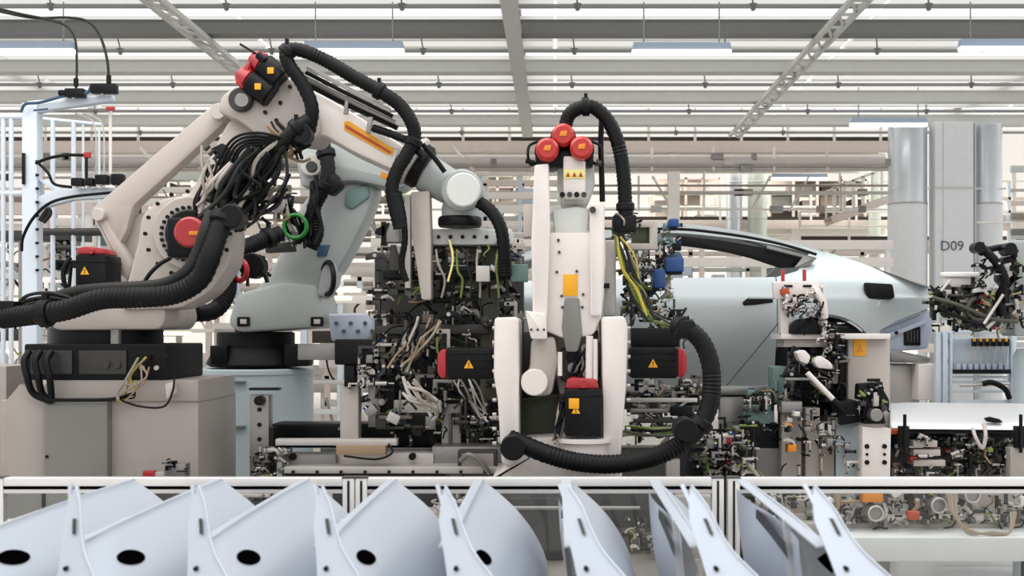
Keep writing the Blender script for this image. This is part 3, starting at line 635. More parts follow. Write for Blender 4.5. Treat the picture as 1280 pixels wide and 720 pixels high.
# =================================================================== CENTRAL ROBOT (seen end on)
r3 = thing('industrial_robot', 'white robot seen from behind with three red motor caps and yellow notice', 'robot', P(700, 597, 7.8))
m = MB(); m.pr([(618, 397), (645, 396), (649, 400), (649, 560), (640, 585), (627, 580), (622, 500), (617, 470)], 7.35, .6, 3, 4); s1 = m.build('shoulder_plate', 'robot_white', r3)
m = MB(); m.pr([(752, 396), (781, 395), (785, 410), (783, 480), (776, 570), (754, 572), (753, 480)], 7.35, .6, 3, 4); s2 = m.build('shoulder_plate', 'robot_white', r3)
for s, x in ((s1, 617.5), (s2, 785)): 
    for k in range(9): MB().cp((x-2, 410+k*18), (x+3, 410+k*18), 7.5, 2.4, seg=8).build('bolt', 'steel_pale', s)
# lower arm: tapered panel
m = MB(); m.pr([(668, 292), (690, 290), (740, 290), (757, 294), (757, 330), (752, 396), (742, 420), (706, 424), (668, 408), (667, 360), (669, 330)], 7.4, .4, 4, 5); lo = m.build('lower_arm', 'robot_white', r3)
MB().rect(704, 343, 722, 370, 7.392, .01, .3).build('notice', 'yellow', lo, 'yellow notice plate')
for x, y in ((696, 340), (721, 339), (702, 370), (729, 368), (703, 384), (728, 384), (740, 380), (698, 300), (699, 315)): MB().disc((x, y), 7.385, 1.8, .03, 8).build('bolt', 'steel_dark', lo)
m = MB(); m.pr([(706, 372), (724, 372), (728, 418), (722, 440), (708, 440), (702, 410)], 7.385, .04, 2, 3); m.build('arm_channel', 'pedestal_grey', lo)
m = MB(); m.pr([(668, 206), (686, 204), (688, 280), (684, 402), (666, 400), (664, 300)], 7.34, .16, 2, 3); m.build('parallel_link', 'robot_white', r3)
MB().rect(654, 255, 668, 296, 7.5, .2, 2).build('link_housing', 'beige', r3)
m = MB(); m.pr([(737, 255), (756, 254), (756, 300), (752, 395), (738, 395)], 7.36, .2, 2, 3); m.build('parallel_link', 'robot_white', r3)
MB().disc((741, 262), 7.33, 4, .05, 12).build('link_pin', 'steel_dark', r3)
m = MB(); m.pr([(690, 262), (722, 258), (737, 262), (734, 296), (694, 296)], 7.45, .2, 3, 3); m.build('arm_yoke', 'beam_pale', r3)
m = MB(); m.rect(704, 195, 732, 248, 7.4, .3, 2, 2); eb = m.build('elbow_box', 'robot_white', r3)
lb = MB().rect(705, 212, 731, 223, 7.392, .01, .2).build('warning_label', 'yellow_white', eb)
for k in range(3): MB().pr([(707+k*8, 221), (713+k*8, 221), (710+k*8, 215)], 7.388, .005, 0).build('warning_mark', 'orange_dark', lb)
for k in range(4): MB().disc((703+k*9, 243), 7.38, 3.4, .04, 10).build('bolt', 'black' if k % 2 == 0 else 'steel_dark', eb)
m = MB(); m.pr([(698, 200), (742, 200), (744, 232), (734, 256), (702, 256), (696, 230)], 7.55, .35, 4, 5); m.build('elbow_casting', 'beam_pale', r3)
m = MB(); m.rect(669, 185, 742, 208, 7.45, .25, 3, 4); m.build('motor_mount', 'black', r3)
for x, y in ((684, 186), (727, 184), (704, 168)):
    yy = 7.35 if y > 170 else 7.42
    mm = MB().disc((x, y+3), yy+.05, 16, .3, 24).build('servo_motor', 'black', r3)
    cp_ = MB().disc((x, y), yy-.05, 14.5, .14, 24, .25).build('motor_cap', 'red_bright', mm); MB().pr([(x-5, y+2), (x-3, y-4), (x+5, y-5), (x+4, y+2)], yy-.056, .01, .3).build('cap_label', 'orange', cp_)
for s in (-1, 1): hose(r3, [(706+s*30, 176, 7.5), (706+s*44, 182, 7.46), (706+s*46, 196, 7.44), (706+s*42, 206, 7.46), (706+s*34, 202, 7.5)], 1.8, 0)
MB().cp((657, 201), (668, 203), 7.45, 3).build('cable_gland', 'black', r3); MB().cp((745, 203), (752, 204), 7.45, 4).build('cable_gland', 'steel_dark', r3)
hose(r3, [(706, 160, 7.5), (712, 143, 7.48), (728, 134, 7.46), (745, 136, 7.46), (762, 154, 7.46), (774, 185, 7.46), (780, 225, 7.46), (782, 270, 7.46)], 8.8, .05, clamps=(.33, .97), label='thick black hose looping over the red caps')
hose(r3, [(752, 148, 7.56), (751, 180, 7.56), (752, 215, 7.56), (753, 252, 7.56)], 3.6, 0)
MB().rect(766, 268, 796, 290, 7.42, .16, 2, 4).build('hose_anchor', 'black', r3)
clutter(r3, 764, 266, 800, 292, 7.38, 7.5, 12, 51, ['black', 'steel_dark'], (5, 9), .3)
# lower middle
m = MB(); m.pr([(656, 388), (683, 392), (684, 424), (664, 424)], 7.28, .12, 2, 3); m.build('bearing_block', 'robot_white', r3)
for x in (664, 672, 680): MB().disc((x, 412), 7.27, 1.6, .03, 8).build('bolt', 'steel_dark', r3)
m = MB(); m.pr([(664, 424), (694, 420), (698, 452), (690, 494), (668, 496), (652, 480), (650, 470), (662, 462)], 7.42, .3, 4, 6); m.build('counter_casting', 'beige', r3)
m = MB(); m.disc((668, 478), 7.36, 17, .2, 24); m.build('bearing_cap', 'robot_white', r3)
m = MB(); m.pr([(694, 420), (738, 418), (752, 430), (748, 480), (700, 496), (692, 460)], 7.62, .3, 4, 6); m.build('yoke_casting', 'beige', r3)
m = MB(); m.pr([(700, 436), (722, 430), (726, 470), (712, 480), (700, 474)], 7.55, .15, 3, 4); m.build('gear_cover', 'steel_dark', r3)
m = MB(); m.pr([(726, 430), (748, 428), (748, 476), (742, 478), (728, 472)], 7.5, .15, 3, 4); m.build('side_plate', 'robot_white', r3)
for a_, b_, r_ in (((700, 440), (700, 470), 3), ((737, 420), (736, 482), 4.5), ((744, 424), (744, 476), 3)): MB().cp(a_, b_, 7.36, r_).build('conduit_rod', 'robot_white', r3)
MB().rect(650, 415, 752, 505, 7.95, .05, 1).build('gap_shade_sheet', 'steel_dark', r3)  # dark sheet standing in for the shade in the gaps
for k in range(3): MB().disc((716, 446+k*14), 7.5, 8-k, .1, 18).build('gear_hub', 'steel' if k % 2 else 'black', r3)
m = MB(); m.pr([(650, 500), (700, 494), (702, 560), (650, 556)], 7.75, .3, 3); m.build('turret_back', 'olive', r3)
m = MB(); m.pr([(640, 575), (654, 548), (700, 545), (752, 545), (776, 560), (778, 600), (612, 600), (625, 592)], 7.5, .6, 4, 4); m.build('turret', 'robot_white', r3)
m = MB(); p = P(730, 567, 7.42); m.lathe(p, p+Vector((0, 0, .10)), [(0, .15), (.7, .15), (.75, .18), (1, .18)], 24); m.build('motor_seat', 'robot_white', r3)
m = MB(); p = P(700, 640, 7.8); m.lathe(p, p+Vector((0, 0, .2)), [(0, .4), (.8, .38), (1, .36)], 32); m.build('turntable', 'steel_dark', r3)
mu = motor_up(r3, 706, 752, 486, 545, 7.28, .26, 12)
MB().rect(711, 498, 724, 511, 7.268, .01, .3).build('warning_label', 'yellow', mu)
motor_x(r3, 558, 616, 435, 474, 7.7, .26, 'l', label='black servo motor on the shoulder, red cap outward')
motor_x(r3, 788, 847, 434, 473, 7.7, .26, 'r')
MB().rect(790, 410, 850, 434, 7.8, .2, 2).build('motor_bracket', 'black', r3)
hose(r3, [(846, 408, 7.35), (864, 414, 7.3), (880, 432, 7.28), (889, 462, 7.26), (888, 500, 7.24), (876, 530, 7.22), (852, 554, 7.2), (815, 572, 7.18), (770, 580, 7.17), (725, 578, 7.17), (685, 568, 7.18), (655, 556, 7.2), (636, 548, 7.22)], 11.5, .045, clamps=(.02, .42), label='very thick black hose drooping in a half circle')
MB().disc((641, 560), 7.12, 16, .14, 24).build('hose_collar', 'black', r3); MB().disc((858, 538), 7.1, 15, .2, 24).build('hose_collar', 'black', r3)
MB().pr([(850, 400), (868, 400), (872, 414), (860, 424), (842, 420)], 7.25, .14, 2, 4).build('hose_anchor', 'black', r3)
cables(r3, (705, 500), (694, 550), 8, (1.2, 2.4), 7.3, 7.45, 52, 6, 5)
cables(r3, (738, 420), (722, 470), 6, (1.2, 2), 7.4, 7.5, 53, 6, 10)
t = thing('pedestal', 'low white riser block hidden behind the fence under the central robot', 'pedestal', (P(700, 0, 7.8).x, 7.8, 0))
MB().rect(600, 640, 800, 700, 7.4, .8, 3).build('riser', 'pedestal_beige', t); MB().box(P(600, 0, 7.4).x, P(800, 0, 7.4).x, 7.4, 8.2, 0, P(0, 700, 7.4).z).build('plinth', 'pedestal_grey', t)
# =================================================================== WELDING TOOLS
g1 = thing('welding_gripper', 'dense black and grey welding tool carried by the long-reach robot', 'gripper', P(575, 290, 8.25))
MB().rect(535, 286, 640, 306, 8.25, .3, 2, 3).build('mounting_plate', 'beam_pale', g1)
for k in range(6): MB().disc((548+k*15, 296), 8.235, 2.5, .03, 8).build('bolt', 'black', g1)
MB().pr([(513, 240), (537, 238), (539, 300), (539, 375), (527, 375), (520, 330), (514, 290)], 8.1, .14, 2, 2).build('support_column', 'beige', g1)
MB().rect(506, 244, 513, 360, 8.15, .1, 1).build('support_rail', 'steel_pale', g1)
MB().rect(478, 278, 500, 303, 8.12, .12, 1.5, 2).build('junction_box', 'steel', g1); MB().rect(476, 277, 482, 306, 8.1, .12, 1).build('junction_box_lid', 'black', g1)
MB().pr([(488, 306), (494, 306), (500, 338), (486, 338)], 8.15, .08, 1).build('sensor_bracket', 'steel_dark', g1)
MB().pr([(486, 278), (470, 286), (468, 292), (480, 296)], 8.1, .03, .5).build('connector', 'black', g1)
hose(g1, [(498, 240, 8.05), (504, 270, 8.03), (506, 300, 8.03), (502, 330, 8.05), (508, 352, 8.05)], 4, .05)
MB().rect(468, 320, 655, 520, 9.0, .06, 3).build('dark_backing', 'steel_dark', g1)  # dark sheet added behind the tool so its gaps read as shade
MB().rect(552, 308, 628, 350, 8.4, .3, 2, 4).build('tool_body', 'olive', g1)
MB().rect(478, 338, 640, 348, 8.3, .3, 2).build('cross_bar', 'black', g1)
MB().rect(470, 405, 610, 418, 8.35, .3, 2).build('cross_bar', 'steel_dark', g1)
MB().rect(600, 300, 622, 500, 8.45, .2, 2).build('support_column', 'olive', g1)
clutter(g1, 470, 310, 650, 440, 8.2, 8.9, 230, 61, PAL_DARK, (6, 20), .3, ['blue', 'cable_green', 'beige', 'teal'])
clutter(g1, 460, 420, 560, 535, 8.2, 8.9, 110, 62, PAL_DARK+['steel_pale'], (6, 18), .25, ['beige', 'teal'])
clutter(g1, 540, 475, 650, 545, 8.3, 8.9, 70, 63, PAL_DARK, (6, 16), .3, ['beige'])
clutter(g1, 540, 300, 650, 350, 8.1, 8.4, 40, 64, ['black', 'steel', 'steel_pale', 'olive'], (4, 10), .3, ['blue', 'orange'])
cables(g1, (520, 402), (492, 452), 7, (1.2, 1.9), 8.05, 8.12, 65, 9, 9, ['cable_pale', 'cable_pale', 'rubber', 'cable_tan', 'beige'])
cables(g1, (545, 398), (505, 458), 6, (1.1, 1.7), 8.05, 8.12, 66, 12, 8, ['cable_tan', 'rubber_grey', 'cable_pale'])
cables(g1, (575, 470), (600, 520), 7, (1.1, 1.7), 8.05, 8.15, 67, 12, 10, ['cable_pale', 'rubber', 'steel_pale'])
cables(g1, (515, 480), (540, 510), 8, (1.4, 2.4), 8.0, 8.1, 68, 10, 12, ['beige', 'cable_pale', 'steel_pale'])
for k in range(8): hose(g1, [(545+k*13, 312, 8.15), (548+k*12, 330+k % 3*4, 8.1), (556+k*11, 350, 8.12), (552+k*12, 372, 8.15)], 1.5, 0, ['cable_pale', 'rubber', 'cable_green', 'rubber_grey'][k % 4])
hose(g1, [(562, 300, 8.1), (566, 325, 8.08), (560, 352, 8.08)], 1.4, 0, 'yellow_white')
MB().rect(595, 332, 612, 352, 8.08, .06, 1).build('valve_block', 'steel_pale', g1)
MB().rect(638, 330, 660, 352, 8.1, .1, 1, 2).build('servo_amplifier', 'teal', g1)
# tool behind / right of the central robot
g2 = thing('welding_gripper', 'blue-motored welding tool between the central robot and the car side', 'gripper', P(800, 300, 8.4))
MB().pr([(786, 276), (822, 276), (822, 312), (780, 312), (780, 304), (812, 304), (812, 284), (786, 284)], 8.1, .1, 1.5).build('tool_frame', 'beige', g2)
MB().rect(790, 284, 812, 304, 8.16, .1, 1).build('frame_panel', 'olive', g2)
MB().rect(756, 300, 770, 395, 8.2, .2, 2, 3).build('support_column', 'steel_pale', g2); MB().rect(748, 354, 762, 360, 8.15, .08, 1).build('slot_cover', 'black', g2)
for (x, y, x1, y1) in ((836, 273, 849, 284), (832, 322, 855, 340), (817, 336, 832, 360)):
    b = MB().rect(x, y, x1, y1, 8.3, .16, 2, 3).build('servo_motor', 'blue', g2, 'bright blue motor'); MB().rect(x+2, y1, x1-2, y1+3, 8.32, .1, 1).build('motor_foot', 'black', b)
MB().pr([(836, 318), (850, 314), (856, 326), (842, 344), (832, 340)], 8.45, .14, 2, 3).build('motor_bracket', 'cable_blue', g2)
clutter(g2, 788, 310, 838, 410, 8.3, 8.9, 85, 71, PAL_DARK, (5, 16), .25, ['cable_blue', 'cable_green'])
clutter(g2, 762, 280, 800, 400, 8.2, 8.6, 45, 72, PAL_DARK, (4, 12), .3, ['cable_green'])
clutter(g2, 822, 280, 848, 330, 8.4, 8.8, 24, 73, ['black', 'steel_dark', 'teal', 'steel'], (4, 12), .25, ['blue'])
clutter(g2, 790, 475, 880, 545, 8.3, 9.0, 95, 74, PAL_DARK+['steel_pale', 'steel'], (6, 17), .3, ['beige', 'teal', 'cable_green'])
clutter(g2, 800, 380, 870, 430, 8.3, 8.7, 26, 75, PAL_DARK, (5, 12), .3)
cables(g2, (772, 290), (812, 398), 9, (1.2, 2.2), 8.0, 8.12, 76, 10, 7, ['cable_green', 'cable_yellow', 'rubber', 'olive', 'rubber', 'cable_pale', 'rubber_grey'])
cables(g2, (815, 395), (866, 408), 5, (1.1, 1.8), 8.05, 8.15, 77, 5, 5, ['cable_green', 'olive', 'rubber'])
cables(g2, (782, 536), (868, 540), 8, (1.1, 2.0), 8.0, 8.12, 78, 6, 5, ['cable_green', 'olive', 'rubber', 'cable_green'])
for k in range(3): MB().rect(786+k*3, 498+k*13, 872-k*5, 503+k*13, 8.15, .06, 1).build('tool_rail', ['steel_pale', 'steel', 'steel_dark'][k], g2)
MB().rect(838, 508, 866, 520, 8.1, .05, 1, 1).build('data_plate', 'black', g2)
hose(g2, [(815, 352, 8.4), (835, 362, 8.4), (842, 372, 8.4), (828, 378, 8.4)], 1.2, 0, 'steel_pale')
# =================================================================== CAR BODY
cy0 = 9.7; S = cy0/F
car = thing('car', 'unfinished silver car body on the line, doors shut and wheels missing', 'car', P(800, 520, cy0))
def zz(y): return H-(y-CY)*S
def xx(x): return (x-CX)*S
ROOF = [(560, 345), (640, 318), (720, 288), (790, 274), (850, 272), (900, 277.5), (950, 285), (1000, 297), (1050, 314), (1100, 334), (1135, 349), (1170, 360)]
BELT = [(420, 372), (560, 356), (700, 350), (840, 347), (960, 346), (1030, 345), (1100, 352), (1170, 366)]
def itp(T_, x):
    if x <= T_[0][0]: return T_[0][1]
    for (a, b), (c, d) in zip(T_, T_[1:]):
        if x <= c: t_ = (x-a)/(c-a); return b+(d-b)*t_
    return T_[-1][1]
def sm(T_, x): return sum(itp(T_, x+d) for d in (-24, -12, 0, 12, 24))/5
def bulge(y, x):                # how far the skin lies behind the widest line
    t_ = (y-372)/115.
    if y < 372: return .0000042*(372-y)**2.15*10+.02*(1-math.exp(-(372-y)/5.))
    return .16*t_*t_+.03*math.exp(-((y-372)/7)**2)*0
def skin(x0, x1, top, bot, nx, nz, far=False, inner=.04):
    vs = []; fs = []
    for side in (0, 1):
        for i in range(nx+1):
            x = x0+(x1-x0)*i/nx; ta, ba = top(x), bot(x)
            for j in range(nz+1):
                y = ta+(ba-ta)*j/nz; d = bulge(y, x)+(max(0, x-1080)/90)**2*.12
                Y_ = cy0+d+(inner if side else 0)
                if far: Y_ = cy0+1.85-d-(inner if side else 0)
                vs.append((xx(x), Y_, zz(y)))
    n = (nx+1)*(nz+1)
    for s in (0, 1):
        for i in range(nx):
            for j in range(nz):
                a = s*n+i*(nz+1)+j; q_ = [a, a+1, a+nz+2, a+nz+1]; fs.append(q_ if (s == 0) != far else q_[::-1])
    def edge(a, b): fs.append([a, b, b+n, a+n])
    for i in range(nx): edge(i*(nz+1), (i+1)*(nz+1)); edge((i+1)*(nz+1)+nz, i*(nz+1)+nz)
    for j in range(nz): edge(j+1, j); edge(nx*(nz+1)+j, nx*(nz+1)+j+1)
    return MB().add(vs, fs)
def arch(x, c=1032, cy=462, r=69, base=484):
    return min(base, cy-math.sqrt(max(0, r*r-(x-c)**2))) if abs(x-c) < r else base
for far in (False, True):
    d = skin(640, 971, lambda x: sm(BELT, x), lambda x: 484+(x-800)*.0, 30, 18, far); dr = d.build('door', 'car_silver', car)
    if not far:
        m = MB(); m.pr([(928, 378), (934, 373), (965, 371), (967, 378), (945, 381), (930, 382)], cy0-.012, .03, 1, 1); m.build('handle_recess', 'black', dr); 
        m = MB(); m.rect(936, 370, 967, 374, cy0-.03, .02, .8, 1); m.build('door_handle', 'car_silver', dr)
    skin(486, 638.5, lambda x: sm(BELT, x), lambda x: arch(x, 500, 462, 69), 22, 12, far).build('front_fender', 'car_silver', car)
    skin(972.5, 1168, lambda x: sm(ROOF, x) if x > 1024 else min(sm(BELT, x), itp([(972, 346), (1000, 338), (1024, 310)], x)), lambda x: arch(x) if x < 1101 else itp([(1101, 413), (1120, 402), (1168, 384)], x), 56, 26, far).build('quarter_panel', 'car_silver', car)
    skin(790, 1026, lambda x: sm(ROOF, x), lambda x: sm(ROOF, x)+9.5, 30, 5, far).build('roof_rail', 'car_silver', car)
    skin(560, 790, lambda x: sm(ROOF, x), lambda x: sm(ROOF, x)+11, 16, 3, far).build('windscreen_pillar', 'car_silver', car)
    m = MB(); y_ = cy0+.10 if not far else cy0+1.7
    m.pr([(845, 294), (900, 300), (960, 310), (1004, 322), (1006, 334), (975, 335), (940, 323), (900, 313), (846, 306)], y_+.1, .04, 1, 3); m.build('inner_header', 'black', car)
    m = MB(); m.tube([(xx(x), y_, zz(sm(ROOF, x)+12)) for x in range(800, 1030, 16)], .012, 8, n=3); m.build('window_seal', 'black', car)
    m = MB(); m.pr([(960, 306), (1004, 318), (1022, 322), (1012, 332), (992, 336), (1003, 322), (958, 311)], y_+.02, .04, 1, 2); m.build('window_corner', 'steel', car)
# roof skin and interior
vs = []; fs = []; NX, NY = 34, 10
for i in range(NX+1):
    x = 700+(1170-700)*i/NX; r_ = sm(ROOF, x); e = bulge(r_, x)
    for j in range(NY+1):
        t_ = j/NY; vs.append((xx(x), cy0+e+(1.85-2*e)*t_, zz(r_)+.05*math.sin(math.pi*t_)))
for i in range(NX):
    for j in range(NY): a = i*(NY+1)+j; fs.append([a, a+NY+1, a+NY+2, a+1])
MB().add(vs, fs).build('roof_skin', 'car_silver', car)
fd = MB().pr([(1080, 353), (1116, 355), (1119, 372), (1113, 374.5), (1086, 373), (1081, 364)], cy0-.012, .03, 1.2, 3).build('charge_port_opening', 'black', car, 'black fuel flap opening'); MB().pr([(1086, 357), (1100, 357), (1098, 371), (1087, 370)], cy0-.018, .02, 1).build('port_socket', 'alu_slot', fd)
m = MB(); 
for x0, y0, x1, y1 in ((660, 484, 962, 494),): m.rect(x0, y0, x1, y1, cy0+.12, 1.6, 2)
m.build('sill', 'steel', car)
MB().disc((1032, 462), cy0+.16, 66, .5, 40).build('wheel_housing', 'black', car)
m = MB(); m.pr([(1086, 416), (1105, 403), (1158, 385), (1168, 392), (1166, 412), (1160, 436), (1112, 440), (1098, 420)], cy0+.14, .3, 2, 3); ir = m.build('tail_structure', 'car_inner', car)
m = MB(); m.pr([(1090, 408), (1150, 386), (1152, 392), (1094, 415)], cy0+.10, .05, 1); m.build('tail_rib', 'car_inner', ir); m = MB(); m.pr([(1094, 422), (1156, 400), (1157, 405), (1098, 428)], cy0+.10, .05, 1); m.build('tail_rib', 'car_inner', ir)
m = MB(); m.rect(1131, 409, 1151, 432, cy0+.11, .04, 1, 1); k_ = m.build('vent_box', 'black', ir)
for k in range(4): MB().rect(1134+k*4, 413, 1136+k*4, 428, cy0+.10, .02, .3).build('vent_slat', 'steel_dark', k_)
for x, y in ((1110, 401), (1122, 397), (1134, 393), (1142, 389), (1121, 416)): MB().disc((x, y), cy0+.085, 2.3, .03, 10).build('stamped_hole', 'black', ir)
m = MB(); m.pr([(1112, 438), (1125, 438), (1164, 447), (1163, 454), (1114, 453)], cy0+.05, .3, 2, 3); m.build('bumper_beam', 'steel', car)
m = MB(); m.rect(1106, 455, 1150, 505, cy0+.2, .6, 2, 4); m.build('rear_panel', 'steel_pale', car)
m = MB(); m.pr([(410, 392), (466, 392), (470, 416), (455, 430), (414, 426)], cy0+.15, .4, 2, 3); fr_ = m.build('front_structure', 'car_inner', car)
for k in range(6): MB().disc((420+k*9, 404+(k % 2)*10), cy0+.13, 2.6, .04, 10).build('stamped_hole', 'cable_blue', fr_)
MB().hose([(896, 497, cy0-.1), (935, 450, cy0-.1), (973, 404, cy0-.12)], .7, 0, 6).build('guide_wire', 'steel_dark', car)
# car carrier skid
t = thing('car_carrier', 'dark steel conveyor carrier beneath the silver car', 'conveyor', P(800, 560, cy0+.3))
MB().rect(520, 494, 960, 512, cy0+.25, 1.3, 2).build('carrier_beam', 'steel_dark', t)
for x in (560, 700, 850, 950): MB().rect(x, 512, x+18, 690, cy0+.35, .2, 1).build('carrier_post', 'steel_dark', t)
MB().rect(400, 560, 1120, 700, cy0+.9, .3, 2).build('conveyor_side', 'pedestal_grey', t)
MB().box(xx(400), xx(1120), cy0+.5, cy0+1.4, 0, zz(690)).build('conveyor_bed', 'steel_dark', t)
# =================================================================== FIXTURES ALONG THE LINE
def fix(label, loc, name='clamp_fixture', cat='fixture'): return thing(name, label, cat, loc)
t = fix('long low machine bed with pale sliding beams behind the fence', P(480, 597, 8.3).xy.to_3d(), 'machine_bed', 'machine')
MB().rect(338, 530, 620, 560, 8.75, .3, 2, 2).build('dark_rail', 'black', t)
MB().rect(344, 549, 496, 557, 8.1, .1, 1).build('slide_rail', 'steel_pale', t)
MB().rect(420, 557, 482, 569, 8.08, .12, 1).build('slide_carriage', 'cable_tan', t)
MB().rect(352, 568, 420, 592, 8.25, .2, 2).build('rail_block', 'steel', t)
MB().rect(420, 566, 545, 586, 8.3, .2, 2).build('rail_block', 'steel_pale', t)
for x in (365, 515): MB().disc((x, 571), 8.22, 4.5, .05, 14).build('locating_hole', 'black', t)
MB().rect(355, 583, 640, 592, 8.1, .3, 1).build('front_rail', 'steel_pale', t)
for k in range(9): MB().disc((366+k*30, 590), 8.08, 2, .03, 8).build('bolt', 'black', t)
MB().rect(540, 558, 640, 583, 8.3, .3, 2).build('rail_block', 'steel', t)
MB().rect(572, 562, 622, 590, 8.12, .05, 1, 3).build('cover_frame', 'steel_dark', t); MB().rect(577, 567, 617, 586, 8.11, .02, 1).build('cover_plate', 'pedestal_beige', t)
hose(t, [(575, 576, 8.08), (586, 568, 8.05), (600, 576, 8.05), (612, 592, 8.08)], 3.4, 0, 'steel')
hose(t, [(430, 570, 8.05), (470, 574, 8.02), (490, 566, 8.02), (486, 555, 8.05)], 1.4, 0)
MB().rect(352, 592, 548, 750, 8.25, .3, 2).build('bed_body', 'steel_dark', t)
clutter(t, 325, 562, 362, 594, 8.05, 8.2, 26, 81, ['black', 'steel', 'steel_pale', 'beige'], (4, 9), .15)
clutter(t, 500, 520, 640, 560, 8.5, 8.75, 30, 82, PAL_DARK, (5, 14), .2)
t = fix('perforated grey upright with black clamp beside the round mint pedestal', P(323, 597, 8.3).xy.to_3d())
MB().pr([(312, 494), (336, 494), (336, 596), (312, 600)], 8.3, .12, 1).build('upright', 'steel', t)
for y in (512, 531, 549, 567): MB().disc((324, y), 8.29, 2.8, .03, 12).build('bolt_hole', 'black', t)
MB().rect(311, 485, 348, 488, 8.26, .1, .5).build('clamp_bar', 'black', t); MB().disc((323, 501), 8.22, 6, .1, 14).build('clamp_knob', 'black', t)
MB().rect(336, 535, 342, 600, 8.3, .1, .5).build('side_rail', 'black', t)
clutter(t, 312, 560, 340, 594, 8.15, 8.28, 16, 83, ['black', 'steel', 'steel_pale'], (3, 8), .1)
MB().rect(312, 600, 336, 755, 8.3, .12, 1).build('lower_upright', 'steel_dark', t)
t = fix('pale square post with black clamp head left of the welding tool', P(437, 597, 8.4).xy.to_3d())
MB().rect(425, 482, 448, 756, 8.4, .14, 1.5).build('post', 'beige', t)
MB().rect(418, 424, 472, 456, 8.35, .2, 2, 2).build('clamp_head', 'black', t); MB().rect(430, 456, 443, 483, 8.38, .14, 1).build('clamp_neck', 'black', t)
MB().rect(372, 430, 420, 450, 8.6, .16, 1).build('clamp_arm', 'steel', t); MB().rect(460, 482, 478, 534, 8.5, .1, 1).build('side_post', 'steel', t)
clutter(t, 440, 440, 480, 485, 8.3, 8.45, 22, 84, ['black', 'steel_pale', 'steel_dark'], (4, 10), .3)
MB().rect(474, 450, 494, 540, 8.5, .2, 1).build('rear_post', 'black', t)
t = fix('grey post under the red-capped shoulder motor', P(562, 597, 8.55).xy.to_3d())
MB().rect(552, 505, 576, 750, 8.55, .12, 1).build('post', 'steel', t); MB().rect(500, 515, 550, 531, 8.5, .1, 1, 2).build('nameplate_box', 'steel_dark', t)
MB().rect(508, 519, 545, 529, 8.49, .02, .5).build('nameplate', 'black', t); MB().rect(492, 500, 552, 516, 8.45, .08, 1, 2).build('pale_cylinder_block', 'steel_pale', t)
# red flowmeter block on pedestal edge
t = thing('valve', 'small pale valve with red knob standing by the fence rail', 'valve', P(215, 597, 7.7).xy.to_3d())
MB().rect(205, 580, 232, 596, 7.7, .1, 1).build('body', 'steel', t); MB().rect(178, 589, 193, 598, 7.7, .06, 1).build('red_knob', 'red', t)
MB().rect(192, 590, 206, 597, 7.71, .05, 1).build('stem', 'beige', t); clutter(t, 206, 574, 232, 590, 7.65, 7.75, 12, 85, ['black', 'steel_pale', 'steel'], (3, 6), .1)
MB().rect(180, 597, 232, 818, 7.7, .1, 1).build('stand', 'steel_dark', t)
# right part: tall cabinet with arms
t = fix('beige upright box with yellow notice in front of the rear wheel arch', P(1085, 597, 8.6).xy.to_3d(), 'machine_cabinet', 'cabinet')
MB().rect(1060, 420, 1113, 545, 8.6, .3, 2, 2).build('cabinet_body', 'beige', t); MB().rect(1067, 424, 1083, 445, 8.592, .01, .3).build('notice', 'yellow', t, 'yellow notice plate')
nt_ = MB().pr([(1071, 440), (1079, 440), (1075, 430)], 8.588, .004, 0).build('warning_mark', 'orange', t)
MB().rect(1050, 424, 1060, 535, 8.65, .1, 1).build('gap_strip', 'black', t)  # black bar filling the gap beside the cabinet
MB().rect(976, 417, 1113, 424, 8.5, .4, 1).build('top_shelf', 'robot_white', t)
MB().rect(980, 424, 1040, 434, 8.55, .3, 1).build('shelf_beam', 'beige', t)
MB().rect(1040, 424, 1052, 480, 8.7, .1, 1).build('back_post', 'beige', t)
MB().rect(1060, 545, 1113, 740, 8.65, .25, 1).build('cabinet_foot', 'pedestal_grey', t)
t = fix('white twin-slot clamp head mounted on the shelf over the wheel arch', P(1000, 417, 8.6), 'twin_clamp', 'clamp')
MB().pr([(966, 352), (1024, 351), (1026, 372), (968, 374)], 8.45, .06, 1, 2).build('slot_plate', 'robot_white', t)
for x in (980, 1004): MB().rect(x, 356, x+11, 359, 8.44, .02, .5, 1).build('slot', 'black', t)
MB().pr([(1014, 358), (1026, 362), (1034, 376), (1036, 398), (1028, 400), (1027, 380), (1018, 368)], 8.4, .14, 1.5, 3).build('side_casting', 'robot_white', t)
MB().rect(976, 374, 986, 418, 8.5, .08, 1).build('leg_post', 'robot_white', t)
for x in (977, 1004): MB().rect(x, 337, x+4, 352, 8.5, .03, .5).build('stud', 'red', t, 'dark red stud')
MB().pr([(988, 418), (990, 405), (1000, 398), (1016, 398), (1026, 406), (1027, 418)], 8.46, .14, 2, 4).build('guard_dome', 'black', t)
clutter(t, 980, 362, 1030, 398, 8.36, 8.52, 46, 86, PAL_PALE, (4, 10), .2, ['orange_dark'])
clutter(t, 1028, 398, 1056, 430, 8.36, 8.5, 20, 92, ['robot_white', 'steel_pale', 'black'], (4, 9), .15)
t = fix('articulated white clamp arm with slanted rod below the shelf', P(1020, 597, 8.4).xy.to_3d())
MB().pr([(995, 440), (1006, 437), (1014, 446), (1010, 456), (1000, 452)], 8.3, .12, 2, 3).build('knuckle', 'robot_white', t)
MB().pr([(1017, 452), (1026, 444), (1040, 454), (1042, 462), (1022, 460)], 8.3, .12, 2, 4).build('knuckle', 'robot_white', t)
MB().cp((1009, 466), (1050, 508), 8.25, 3.4).build('slanted_rod', 'robot_white', t)
MB().cp((1040, 500), (1056, 514), 8.25, 5).build('rod_end', 'black', t)
clutter(t, 985, 436, 1045, 500, 8.4, 8.7, 60, 87, ['black', 'black', 'steel_dark', 'black_soft', 'steel'], (5, 16), .2)
